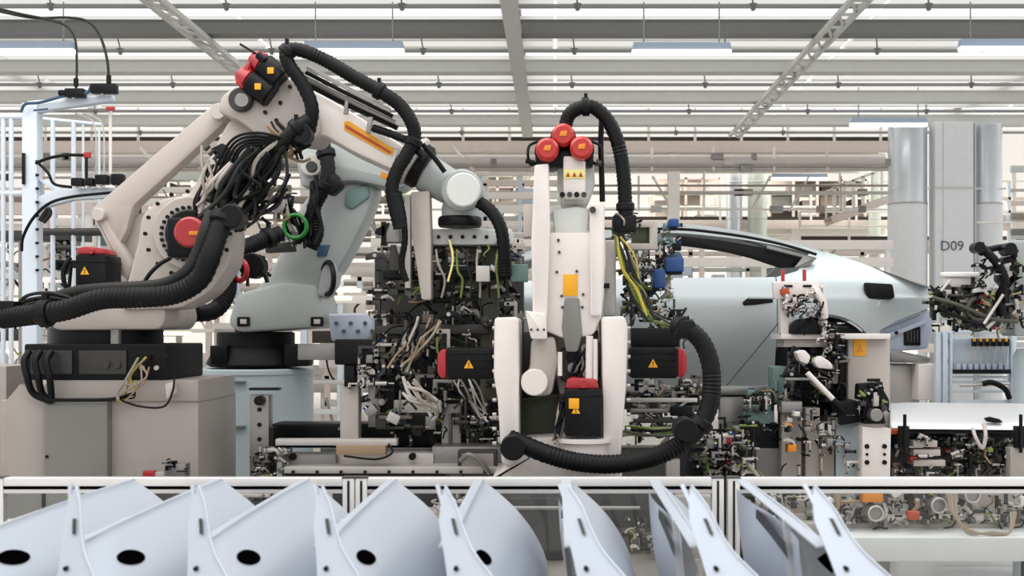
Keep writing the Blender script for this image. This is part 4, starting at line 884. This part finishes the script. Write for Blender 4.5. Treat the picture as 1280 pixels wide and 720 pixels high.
MB().rect(985, 430, 1050, 520, 8.85, .05, 1).build('dark_backing', 'black', t)
clutter(t, 1028, 425, 1056, 480, 8.35, 8.5, 22, 88, ['steel_pale', 'black', 'steel'], (4, 9), .35)
MB().pr([(1046, 505), (1072, 500), (1076, 528), (1050, 532)], 8.3, .2, 2, 3).build('base_block', 'black_soft', t)
for (x0, x1, y0, mt) in ((977, 1002, 516, 'pedestal_beige'), (1007, 1025, 510, 'beige'), (1045, 1073, 530, 'pedestal_mint'), (1027, 1043, 546, 'cable_pale')): MB().rect(x0, y0, x1, 745, 8.4+.05*(x0 % 3), .14, 1.2).build('post', mt, t)
MB().rect(977, 502, 1003, 516, 8.38, .18, 1).build('post_cap', 'steel', t); MB().rect(1040, 522, 1076, 532, 8.36, .2, 1).build('post_cap', 'steel', t)
clutter(t, 980, 515, 1075, 592, 8.25, 8.38, 60, 89, PAL_PALE, (4, 11), .35, ['cable_tan', 'orange'])
t = fix('teal clamp boxes on a dark block between the drooping hose and the wheel arch', P(950, 597, 8.7).xy.to_3d())
MB().rect(966, 458, 984, 500, 8.6, .2, 1.5, 2).build('clamp_box', 'teal', t); MB().rect(934, 508, 968, 530, 8.55, .2, 1.5, 2).build('clamp_box', 'teal', t)
MB().rect(930, 530, 974, 560, 8.6, .3, 2).build('block', 'black', t); MB().rect(945, 560, 980, 740, 8.6, .3, 2).build('plinth', 'pedestal_grey', t)
MB().rect(884, 483, 960, 492, 8.8, .1, 1).build('beam', 'steel', t); MB().rect(900, 497, 930, 560, 8.85, .1, 1).build('side_plate', 'steel', t)
clutter(t, 926, 486, 990, 540, 8.45, 8.6, 46, 90, ['black', 'steel_dark', 'teal', 'steel_pale', 'steel'], (4, 13), .3)
MB().rect(988, 440, 996, 540, 8.75, .1, 1).build('post', 'steel', t)
t = fix('dark cluster of clamps and valves by the lower end of the drooping hose', P(905, 597, 8.0).xy.to_3d())
MB().rect(862, 560, 945, 740, 8.2, .3, 2).build('block', 'black', t)
clutter(t, 868, 528, 944, 592, 7.9, 8.2, 110, 91, ['black', 'black', 'steel_dark', 'steel', 'steel_pale', 'beige'], (4, 13), .3, ['cable_green', 'blue', 'red'])
MB().rect(833, 575, 850, 598, 8.05, .1, 1).build('pad', 'beige', t)
t = fix('black toggle clamp on a perforated white upright', P(1095, 597, 8.2).xy.to_3d())
MB().pr([(1078, 533), (1114, 536), (1113, 600), (1077, 600)], 8.2, .14, 1.5).build('upright', 'robot_white', t)
for x in (1084, 1106):
    for y, r_ in ((558, 3), (568, 1.8), (578, 3)): MB().disc((x, y), 8.19, r_, .03, 12).build('bolt_hole', 'black', t)
MB().rect(1078, 600, 1113, 758, 8.22, .12, 1).build('lower_upright', 'pedestal_grey', t)
MB().pr([(1073, 480), (1104, 477), (1104, 486), (1112, 500), (1112, 512), (1104, 514), (1108, 530), (1078, 530), (1080, 500), (1072, 500)], 8.2, .1, 1.5, 2).build('toggle_body', 'black', t)
MB().cp((1084, 475), (1100, 475), 8.16, 2).build('toggle_pin', 'black', t)
MB().disc((1096, 519), 8.1, 8, .12, 18).build('toggle_pad', 'steel', t); MB().rect(1092, 490, 1099, 508, 8.15, .06, 1).build('toggle_link', 'steel_pale', t)
clutter(t, 1074, 480, 1112, 526, 8.1, 8.2, 22, 93, ['black', 'black', 'steel_dark', 'steel_pale'], (4, 9), .1)
# fresh panel lying on a rack at the right
t = thing('tailgate_blank', 'long pale car panel with black oval hole lying on the right-hand fixture', 'car part', P(1200, 535, 8.4))
vs = []; fs = []; NX, NZ = 20, 8
for s in (0, 1):
    for i in range(NX+1):
        x = 1114+(1320-1114)*i/NX
        for j in range(NZ+1):
            q_ = j/NZ; y = 503+2*(i/NX)+33*q_-(3*(1-min(1, i/2))*(q_-.5)); p = P(x, y, 8.35+.45*(1-q_)**1.6); vs.append((p.x, p.y+.02*s, p.z-.0*s))
n_ = (NX+1)*(NZ+1)
for s in (0, 1):
    for i in range(NX):
        for j in range(NZ): a = s*n_+i*(NZ+1)+j; q_ = [a, a+1, a+NZ+2, a+NZ+1]; fs.append(q_ if s == 0 else q_[::-1])
MB().add(vs, fs).build('panel_skin', 'fender_inner', t)
m = MB(); m.pr([(1231, 523), (1238, 521), (1250, 524), (1254, 528), (1244, 529), (1234, 527)], 8.37, .03, .5, 1); m.build('oval_hole', 'black', t)
MB().rect(1130, 536.5, 1320, 541, 8.4, .2, 1).build('lower_seal', 'black', t)
t = thing('panel_fixture', 'dark fixture full of clamps carrying the long pale panel', 'fixture', P(1200, 597, 8.4).xy.to_3d())
MB().rect(1116, 541, 1320, 560, 8.75, .3, 2).build('fixture_beam', 'black', t); MB().rect(1114, 560, 1320, 600, 8.8, .2, 2).build('fixture_body', 'steel_dark', t)
MB().rect(1103, 537, 1128, 543, 8.3, .1, 1).build('red_rail', 'orange_dark', t)
for y, x1 in ((551, 1172), (562, 1176), (575, 1182)): MB().rect(1142, y, x1, y+8, 8.35, .1, 1.2).build('slide_block', 'beige', t)
clutter(t, 1118, 545, 1200, 594, 8.3, 8.6, 70, 94, ['black', 'black', 'steel_dark', 'beige', 'steel_pale', 'olive'], (4, 12), .25, ['red'])
clutter(t, 1195, 545, 1285, 594, 8.3, 8.6, 100, 95, ['black', 'black', 'steel_dark', 'steel_dark', 'beige', 'steel'], (4, 13), .35, ['teal', 'cable_green', 'cable_tan'])
MB().rect(1263, 560, 1300, 597, 8.25, .1, 1).build('end_plate', 'pedestal_beige', t)
for x in (1131, 1276): MB().cp((x, 518), (x, 566), 8.2, 2.2).build('guide_pin', 'black', t); MB().rect(x-6, 533, x+6, 560, 8.22, .06, 1).build('pin_block', 'black_soft', t)
hose(t, [(1216, 536, 8.25), (1220, 548, 8.2), (1228, 560, 8.2), (1232, 545, 8.2), (1230, 530, 8.25)], 2.4, 0, 'beige')
# valve panel frame
t = thing('valve_manifold', 'aluminium frame with a row of yellow and black valves', 'panel', P(1225, 500, 9.6))
for x0, x1 in ((1170, 1176), (1179, 1185), (1188, 1191), (1264, 1270)): MB().rect(x0, 414, x1, 505, 9.6, .06, .8).build('profile', 'frame_blue_white', t)
for y in (414, 422, 470, 476, 488): MB().rect(1186, y, 1272, y+3, 9.62, .05, .6).build('profile', 'frame_blue_white', t)
MB().rect(1190, 424, 1266, 468, 9.7, .03, 1).build('board', 'frame_blue_white', t)
for k in range(6):
    v = MB().rect(1217+k*8, 423, 1222+k*8, 433, 9.56, .06, .8, 1).build('valve', 'black', t); MB().rect(1217+k*8, 423, 1220+k*8, 427, 9.55, .02, .4).build('valve_tip', 'yellow', v)
    MB().cp((1219+k*8, 433), (1218+k*8, 455), 9.62, .8).build('air_line', 'steel_pale', t)
for k in range(9): b = MB().rect(1196+k*7.5, 455, 1201+k*7.5, 462, 9.56, .05, .6).build('coupling', 'car_inner', t)
MB().rect(1194, 462, 1264, 467, 9.56, .08, 1).build('manifold', 'black', t)
MB().cp((1200, 482), (1262, 480), 9.55, 1.8).build('air_pipe', 'steel_pale', t)
hose(t, [(1228, 480, 9.5), (1240, 478, 9.48), (1256, 486, 9.48), (1262, 498, 9.5)], 3.5, 0, 'black_soft')
MB().rect(1168, 500, 1274, 700, 9.65, .05, 1).build('lower_board', 'frame_blue_white', t)
MB().rect(1148, 455, 1170, 500, 9.7, .2, 2).build('side_box', 'robot_white', t)
# tall pale drum at far right
t = thing('drum', 'pale upright drum cut by the picture edge beside the valve panel', 'drum', P(1290, 505, 9.2)); p = P(1290, 720, 9.2); p2 = P(1290, 436, 9.2)
m = MB(); m.lathe(p, p2, [(0, .14), (.97, .14), (1, .11)], 24); m.build('drum_shell', 'pedestal_mint', t)
# robot at right edge with hoses and dark gripper
t = thing('robot_gripper', 'olive and black gripping tool with twin black hoses at the right edge', 'gripper', P(1240, 420, 8.9))
hose(t, [(1221, 309, 8.8), (1236, 318, 8.78), (1250, 335, 8.76), (1256, 352, 8.76), (1250, 372, 8.8), (1254, 395, 8.8)], 5.5, .05, clamps=(.1,)); hose(t, [(1236, 312, 8.85), (1252, 309, 8.85), (1266, 310, 8.85), (1268, 322, 8.85)], 4, .05, clamps=(.8,))
MB().disc((1225, 309), 8.7, 7, .12, 18).build('hose_collar', 'black', t); MB().disc((1264, 311), 8.72, 8, .14, 18).build('hose_collar', 'black', t)
MB().pr([(1254, 322), (1270, 318), (1276, 340), (1262, 362), (1250, 350)], 8.85, .15, 2, 4).build('wrist_block', 'black', t)
MB().pr([(1256, 330), (1264, 328), (1266, 344), (1258, 350)], 8.82, .05, 1).build('wrist_plate', 'steel_pale', t)
MB().rect(1268, 300, 1320, 420, 9.0, .3, 3, 4).build('wrist_casting', 'robot_cool', t)
MB().pr([(1168, 362), (1200, 358), (1262, 372), (1272, 400), (1222, 416), (1180, 396)], 8.95, .08, 2, 4).build('gripper_plate', 'olive', t)
MB().hose([(1166, 372, 8.8), (1200, 382, 8.78), (1240, 398, 8.78), (1272, 402, 8.8)], 2.6, 0, 8).build('gripper_bar', 'olive', t); MB().hose([(1172, 384, 8.8), (1198, 396, 8.78), (1230, 408, 8.78)], 2.2, 0, 8).build('gripper_bar', 'black', t)
MB().cp((1176, 364), (1188, 350), 8.8, 1.8).build('gripper_rod', 'steel_pale', t); MB().cp((1230, 405), (1254, 368), 8.75, 2).build('gripper_rod', 'steel_pale', t)
MB().torus(P(1224, 386, 8.8), (.1, 1, 0), 14*8.8/F, 3*8.8/F).build('tool_ring', 'olive', t)
clutter(t, 1164, 360, 1278, 412, 8.78, 9.0, 120, 96, ['olive', 'black', 'steel_dark', 'olive', 'black', 'steel_pale'], (4, 13), .3, ['yellow_white', 'red'])
clutter(t, 1222, 325, 1280, 375, 8.7, 8.9, 40, 97, ['black', 'steel_dark', 'steel_pale', 'black'], (4, 11), .35)
MB().rect(1180, 340, 1226, 346, 9.0, .1, 1, 1).build('light_bar', 'roof_white', t); MB().rect(1182, 347, 1224, 360, 9.02, .1, 2, 2).build('cover', 'robot_white', t)
# =================================================================== CABLE MAST AT LEFT
t = thing('cable_mast', 'blue-white square mast with black cables and a long top arm', 'mast', P(37, 700, 9.3).xy.to_3d())
MB().box(P(27, 0, 9.3).x, P(46, 0, 9.3).x, 9.3, 9.42, 0, P(0, 128, 9.3).z, .008).build('mast_post', 'frame_blue_white', t)
MB().pr([(24, 134), (34, 126), (100, 120), (140, 118), (140, 126), (70, 136), (40, 142)], 9.32, .08, 1.5, 2).build('top_arm', 'frame_blue_white', t)
MB().pr([(46, 246), (70, 236), (130, 234), (152, 236), (150, 246), (90, 250), (46, 262)], 9.32, .08, 1.5, 2).build('side_arm', 'frame_blue_white', t); MB().pr([(46, 224), (52, 224), (84, 240), (74, 244)], 9.33, .06, 1).build('arm_brace', 'frame_blue_white', t)
for k in range(9): MB().rect(44, 200+k*17, 47, 203+k*17, 9.28, .03, .4).build('clip', 'black', t)
hose(t, [(26, 140, 9.26), (32, 130, 9.25), (50, 128, 9.25), (80, 120, 9.24), (108, 116, 9.24), (116, 108, 9.24), (140, 108, 9.24)], 1.9, 0, 'cable_blue'); hose(t, [(42, 138, 9.25), (60, 136, 9.25)], 1.2, 0, 'cable_blue')
hose(t, [(45, 204, 9.25), (60, 198, 9.22), (82, 194, 9.22), (108, 194, 9.24)], 2, 0); hose(t, [(48, 204, 9.25), (60, 216, 9.22), (68, 230, 9.22), (90, 234, 9.24)], 1.8, 0)
hose(t, [(27, 314, 9.2), (29, 296, 9.18), (42, 272, 9.16), (62, 254, 9.16), (90, 246, 9.18), (125, 242, 9.2), (150, 240, 9.25)], 1.9, 0)
MB().rect(27, 191, 30, 230, 9.27, .03, .4).build('cable_clip_rail', 'black', t)
hose(t, [(50, 276, 9.2), (60, 262, 9.2), (62, 268, 9.2), (54, 278, 9.2)], 3, 0, 'rubber_grey')
for (x0, y0, x1, y1) in ((88, 222, 103, 232), (106, 222, 116, 232), (118, 218, 134, 230), (138, 217, 153, 231), (80, 110, 104, 121), (112, 104, 144, 116), (72, 112, 80, 119)):
    b = MB().rect(x0, y0, x1, y1, 9.22, .08, 1.2, 1).build('connector_box', 'black', t)
    MB().cp(((x0+x1)/2, y1), ((x0+x1)/2, y1+3), 9.25, 2).build('gland', 'steel_pale', b)
hose(t, [(95, 110, 9.24), (96, 85, 9.24), (94, 50, 9.24), (82, 32, 9.24), (58, 24, 9.26), (20, 16, 9.3), (-20, 6, 9.3)], 1.5, 0, 'rubber_grey'); hose(t, [(136, 104, 9.24), (134, 75, 9.24), (125, 45, 9.24), (110, 27, 9.24), (84, 22, 9.26), (40, 22, 9.3), (-20, 10, 9.3)], 1.7, 0, 'rubber_grey')
for x, y in ((95, 102), (136, 98)): MB().cp((x, y-4), (x, y+6), 9.23, 3).build('hose_fitting', 'black', t)
MB().cp((108, 194), (108, 224), 9.24, 1.8).build('riser_tube', 'black', t); MB().rect(104, 190, 112, 197, 9.22, .04, 1).build('valve_handle', 'red', t); MB().rect(132, 133, 142, 138, 9.22, .04, 1).build('valve_handle', 'red', t)
for x in (100, 110): MB().hose([(x-6, 142, 9.3), (x+14, 150, 9.3), (x+20, 170, 9.3), (x+20, 222, 9.3)], 1.2, 0, 6).build('air_line', 'steel_pale', t)
MB().cp((138, 136), (138, 218), 9.3, 2).build('riser_tube', 'robot_white', t)
MB().cp((80, 138), (134, 136), 9.27, 1).build('cross_tube', 'steel', t)
t = thing('pipe_stand', 'slim white pipe frame left of the cable mast', 'pipe frame', P(8, 700, 9.9).xy.to_3d())
for x in (4, 14): MB().cyl((P(x, 0, 9.9).x, 9.9, 0), P(x, 142, 9.9), 3*9.9/F, seg=10).build('pipe', 'frame_blue_white', t)
MB().cp((-8, 146), (28, 146), 9.9, 3.6).build('cross_pipe', 'frame_blue_white', t); MB().cp((-8, 242), (28, 242), 9.9, 3).build('cross_pipe', 'frame_blue_white', t)
t = thing('pipe_stand', 'row of thin white pipes right of the cable mast', 'pipe frame', P(82, 700, 9.95).xy.to_3d())
for x, y in ((66, 150), (92, 152), (104, 155), (124, 160)): MB().cyl((P(x, 0, 9.95).x, 9.95, 0), P(x, y, 9.95), (3 if x < 95 else 1.6)*9.95/F, seg=10).build('pipe', 'frame_blue_white', t)
MB().cp((50, 148), (128, 156), 9.95, 2.4).build('cross_pipe', 'frame_blue_white', t); MB().cp((48, 290), (130, 290), 9.95, 5).build('cross_pipe', 'steel_dark', t)
t = thing('cable_tray', 'low dark cable tray with machines behind the cable mast', 'tray', P(60, 700, 11).xy.to_3d())
MB().rect(-10, 288, 100, 300, 11, .3, 1).build('tray', 'steel_dark', t); clutter(t, -5, 300, 90, 450, 11, 11.6, 80, 98, ['steel_pale', 'steel', 'frame_blue_white', 'black', 'steel_dark', 'hall_white'], (6, 20), .25, ['teal'])
for x in (20, 88): MB().box(P(x, 0, 11).x, P(x+5, 0, 11).x, 11.05, 11.15, 0, P(0, 300, 11).z).build('tray_leg', 'steel', t)
# =================================================================== EQUIPMENT SEEN THROUGH THE FENCE PANES
t = thing('test_bench', 'low grey bench with gauges, hoses and orange fittings behind the right fence pane', 'bench', (P(1170, 0, 6.3).x, 6.5, 0))
MB().rect(1040, 672, 1330, 702, 6.2, .8, 1.5).build('bench_top', 'beam_pale', t)
for x in (1075, 1290): MB().box(P(x, 0, 6.25).x, P(x+12, 0, 6.25).x, 6.3, 6.4, 0, P(0, 700, 6.25).z).build('bench_leg', 'steel_dark', t)
MB().rect(1000, 655, 1330, 673, 6.5, .4, 1).build('bench_riser', 'pedestal_beige', t)
for x, y, r_ in ((1095, 642, 10), (1174, 632, 10), (1216, 619, 10)):
    b = MB().disc((x, y), 6.35, r_, .12, 24).build('gauge', 'steel', t); MB().torus(P(x, y, 6.34), (0, 1, 0), (r_-1)*6.35/F, 1.3*6.35/F, 24, 6).build('gauge_rim', 'steel_pale', b)
MB().rect(1080, 616, 1104, 628, 6.38, .1, 1).build('fitting_block', 'orange', t); MB().rect(1137, 640, 1150, 650, 6.3, .06, 1).build('red_fitting', 'orange_dark', t); MB().rect(1046, 616, 1050, 652, 6.4, .05, 1).build('cable_bundle', 'cable_tan', t)
for k in range(4): hose(t, [(1186+k*3, 615, 6.3), (1190+k*2, 640+k, 6.26), (1210, 662+k*1.5, 6.24), (1240, 668-k, 6.24), (1262, 665, 6.26), (1270-k*2, 640, 6.3)], 1.8, 0, 'cable_pale' if k % 2 else 'cable_tan')
clutter(t, 1030, 612, 1180, 655, 6.4, 6.6, 90, 101, PAL_PALE+['pedestal_beige'], (5, 15), .25, ['cable_tan'])
clutter(t, 1150, 612, 1290, 655, 6.4, 6.6, 80, 102, PAL_PALE+['pedestal_grey'], (5, 15), .25, ['cable_tan'])
MB().rect(1040, 600, 1330, 660, 6.85, .1, 1).build('rear_panel', 'pedestal_beige', t)
t = thing('machine_housing', 'dark grey housing seen low behind the middle fence pane', 'machine', (P(670, 0, 6.6).x, 6.9, 0))
MB().rect(600, 622, 706, 700, 6.7, .5, 2, 3).build('housing', 'steel_dark', t); MB().rect(600, 700, 880, 830, 6.75, .4, 2).build('lower_housing', 'pedestal_beige', t)
MB().cp((600, 635), (800, 635), 6.6, 2.5).build('pipe', 'steel', t); MB().rect(700, 612, 880, 660, 6.9, .3, 2, 3).build('rear_cover', 'steel_dark', t)
clutter(t, 785, 645, 845, 690, 6.5, 6.8, 50, 103, ['black', 'black', 'steel_dark', 'steel_pale', 'olive'], (4, 12), .25)
clutter(t, 545, 618, 600, 680, 6.5, 6.8, 30, 104, PAL_PALE+['teal'], (5, 13), .2)
MB().rect(520, 640, 600, 700, 6.9, .2, 2).build('side_cover', 'pedestal_beige', t)
MB().rect(845, 620, 895, 740, 6.8, .2, 2, 3).build('side_cover', 'pedestal_beige', t)
t = thing('control_box', 'low grey box behind the left fence pane', 'box', (P(40, 0, 6.8).x, 6.9, 0))
MB().rect(-10, 612, 90, 835, 6.6, .5, 2).build('box_body', 'pedestal_grey', t); MB().rect(52, 615, 56, 830, 6.59, .02, .5).build('box_seam', 'black', t)
t = thing('tool_stand', 'small stand with tan boxes behind the fence by the first post pair', 'stand', (P(330, 0, 6.8).x, 6.9, 0))
clutter(t, 190, 612, 420, 660, 6.7, 6.95, 70, 105, PAL_PALE+['pedestal_beige'], (6, 16), .15, ['cable_tan'])
MB().rect(180, 640, 420, 835, 7.0, .2, 2).build('stand_body', 'pedestal_grey', t)
t = thing('tool_stand', 'narrow stand with tan cylinder behind the fence beside the second post pair', 'stand', (P(945, 0, 6.2).x, 6.2, 0))
MB().cp((938, 655), (938, 680), 6.0, 4.5).build('cylinder', 'cable_tan', t); MB().cp((938, 680), (938, 740), 6.0, 3.4).build('cylinder_rod', 'cable_yellow', t); MB().rect(905, 740, 975, 880, 6.0, .2, 1).build('stand_body', 'steel_dark', t)
MB().rect(930, 625, 1040, 665, 6.9, .2, 1).build('rear_cover', 'pedestal_beige', t); clutter(t, 940, 612, 1040, 660, 6.6, 6.85, 50, 106, PAL_PALE, (5, 14), .2)
MB().box(P(985, 0, 6.95).x, P(1020, 0, 6.95).x, 6.95, 7.05, 0, P(0, 664, 6.95).z).build('rear_leg', 'steel_dark', t)
# =================================================================== SAFETY FENCE
FY = 4.2
def fx(x): return P(x, 0, FY).x
def fz(y): return P(0, y, FY).z
def fence(x0, x1, label):
    t = thing('safety_fence', label, 'fence', ((fx(x0)+fx(x1))/2, FY, 0), 'fence sections of clear panes in aluminium profile')
    for x in (x0, x1-15):
        p = MB().box(fx(x), fx(x+15), FY, FY+.045, 0, fz(598), .003).build('post', 'alu', t)
        MB().box(fx(x+6), fx(x+9), FY-.001, FY+.004, .02, fz(601)).build('post_slot', 'alu_slot', p)
        MB().box(fx(x)-.02, fx(x+15)+.02, FY-.02, FY+.065, 0, .012).build('foot_plate', 'steel_dark', p)
        MB().box(fx(x)-.002, fx(x+15)+.002, FY-.003, FY+.048, fz(598), fz(596.5)).build('post_cap', 'steel_dark', p)
    rl = MB().box(fx(x0+15), fx(x1-15), FY, FY+.045, fz(617), fz(597.5), .004).build('top_rail', 'alu', t)
    MB().box(fx(x0+15), fx(x1-15), FY-.001, FY+.004, fz(611.8), fz(607.6)).build('rail_slot', 'void_black', rl)
    MB().box(fx(x0+15), fx(x1-15), FY, FY+.045, .12, .165, .004).build('bottom_rail', 'alu', t)
    MB().box(fx(x0+14), fx(x1-14), FY+.02, FY+.026, .16, fz(616)).build('clear_pane', 'clear_panel', t)
fence(-470, -12, 'safety fence section cut by the left picture edge')
fence(-11+0, 443, 'safety fence section behind the leftmost fenders')
fence(444, 905, 'safety fence section between the two double posts')
fence(910, 1400, 'safety fence section in front of the gauge bench')
# =================================================================== FENDERS ON THEIR RACK
PX = .279
def bl(d): return itp([(0, 0), (.012, .004), (.03, .026), (.10, .10), (.17, .152), (.24, .188), (.30, .206), (.6, .215)], d)
def blg(d): return sum(bl(max(0, d+k)) for k in (-.02, -.01, 0, .01, .02))/5 if d > .02 else bl(d)
def make_fender():
    t = thing('fender', '', 'car part', (0, 0, 0), 'silver fenders racked in a row')
    NU, NV = 40, 26; TH = .004; vs = []; fs = []
    Y0, Y1 = 2.60, 3.86
    for s in (0, 1):
        for i in range(NU+1):
            u = i/NU
            for j in range(NV+1):
                d = .55*(j/NV)**1.3; v = d/.55
                ya = Y0+.05*math.exp(-d/.03)+.02*v; yb = Y1-.02*math.exp(-d/.03)+.10*min(1, d/.3)
                y = ya+(yb-ya)*u
                ztop = 1.425-.02*max(0, 1-u*5)**2+.006*math.sin(u*3.1)
                lowcut = 1-.55*max(0, 1-abs(u-.42)/.36)**.6 if v > 0 else 1     # wheel arch bites into the lower edge
                dd = d*lowcut; x = blg(dd)*(1-.12*(1-u))
                vs.append((x-TH*s, y, ztop-dd-TH*.4*s))
    n = (NU+1)*(NV+1)
    for s in (0, 1):
        for i in range(NU):
            for j in range(NV): a = s*n+i*(NV+1)+j; q = [a, a+1, a+NV+2, a+NV+1]; fs.append(q if s else q[::-1])
    for i in range(NU):
        for a, b in ((i*(NV+1), (i+1)*(NV+1)), ((i+1)*(NV+1)+NV, i*(NV+1)+NV)): fs.append([a, b, b+n, a+n])
    for j in range(NV):
        for a, b in ((j+1, j), (NU*(NV+1)+j, NU*(NV+1)+j+1)): fs.append([a, b, b+n, a+n])
    MB().add(vs, fs).build('fender_skin', 'fender_silver', t, sharp=60)
    # oval lamp hole
    m = MB(); ring = []; K = 20
    for q in range(K):
        a = 2*math.pi*q/K; d = .064+.017*math.sin(a); yy = 2.85+.062*math.cos(a)+.022*math.sin(a)
        ring.append((bl(d)*(1-.12*(1-(yy-2.6)/1.26))+.005, yy, 1.425-d))
    m.add([(x, y, z+.0015) for x, y, z in ring]+[(x-.03, y, z-.02) for x, y, z in ring]+[(x*1-.0, y, z) for x, y, z in ring], [list(range(K))]+[[q, (q+1) % K, K+(q+1) % K, K+q] for q in range(K)])
    m.build('lamp_opening', 'void_black', t)
    # folded top flange
    m = MB(); m.prism([(-.03, 1.418), (.001, 1.421), (.001, 1.425), (-.03, 1.422)], 2.66, 3.84); m.build('top_flange', 'fender_silver', t)
    # inner bracket
    x0, z0 = .070-.0, 1.9-(710-413)*2.58/F
    def q(px, py): return (.016+(px-733)*2.58/F+.0, z0-(py-710)*2.58/F)
    pts = [(698, 618), (703, 616), (708, 630), (712, 617), (720, 628), (729, 642), (737, 662), (750, 684), (772, 708), (800, 738), (812, 790), (735, 790), (724, 730), (717, 700), (706, 660), (707, 640)]
    def sh(v): return Vector((v.x, v.y-.12+max(-.25, (v.z-1.389)*.75)-.6*(v.x-.015), v.z))
    m = MB(); m.prism([q(*p) for p in pts], 2.70, 2.712, 0, sh); br = m.build('inner_bracket', 'fender_silver', t)
    m = MB(); m.tube([sh(Vector((q(x, y)[0], 2.695, q(x, y)[1]))) for x, y in ((712, 617), (729, 640), (740, 664), (754, 688), (776, 710), (806, 740), (816, 790))], .0022, 8); m.build('bracket_edge', 'fender_silver', br)
    for (x, y, rx, ry) in ((733, 710, 3.0, 3.2),):
        c = q(x, y); m = MB(); m.cyl(sh(Vector((c[0], 2.69, c[1]))), sh(Vector((c[0], 2.715, c[1]))), rx*2.58/F, seg=12); m.build('bolt_hole', 'black', br)
    m = MB(); m.prism([q(723, 655), q(727, 655), q(733, 672), q(729, 672)], 2.692, 2.70, 0, sh); m.build('slot', 'steel_dark', br)
    m = MB(); m.prism([(-.035, 1.424), (-.01, 1.424), (.03, 1.30), (.02, 1.20), (-.02, 1.25)], 3.02, 3.03); m.build('inner_rib', 'fender_inner', t)
    vs = []; fs = []
    for i in range(13):
        for j in range(9): u, v = i/12, j/8; vs.append((-.028+.05*v*v+.012*math.sin(u*6), 2.86+.96*u-.04*v, 1.412-.36*v*(1-.35*(1-u))-.012))
    for i in range(12):
        for j in range(8): a = i*9+j; fs.append([a, a+1, a+10, a+9])
    lin_ = MB().add(vs, fs).build('inner_liner', 'fender_silver', t)
    m = MB(); m.add([(-.033, y_, z_) for y_, z_ in ((3.62, 1.385), (3.3, 1.392), (3.0, 1.37), (2.96, 1.335), (3.2, 1.352), (3.5, 1.365))], [[0, 1, 2, 3, 4, 5]]); m.build('liner_slot', 'black', lin_)
    return t
f0 = make_fender()
LB = ['silver fender whose oval hole is cut by the left picture edge', 'silver fender in the row with its peak below the red knob of the small valve', 'silver fender with its peak just before the first double fence post',
      'silver fender with oval hole, its peak just past the first double fence post', 'silver fender with inner bracket, peak under the left bend of the drooping hose', 'slim silver fender below the middle of the drooping hose, narrow hole still in view',
      'silver fender seen from its inner side, just before the second double fence post', 'last silver fender of the row, inner side with dark slot, past the second double post']
for i in range(8):
    loc = (-1.345+PX*i-.0, 0, 0)
    o = f0 if i == 0 else copy_tree(f0)
    o.location = loc; o['label'] = LB[i]
t = thing('fender_rack', 'low steel rack holding the row of fenders', 'rack', (-.2, 3.2, 0))
for y in (2.75, 3.7): MB().box(-1.7, 1.35, y, y+.06, .80, .86, .004).build('rack_beam', 'steel', t)
for x in (-1.7, -.2, 1.29):
    for y in (2.75, 3.7): MB().box(x, x+.06, y, y+.06, 0, .80, .004).build('rack_leg', 'steel', t)
    MB().box(x, x+.06, 2.81, 3.7, .8, .85, .004).build('rack_rail', 'steel', t)
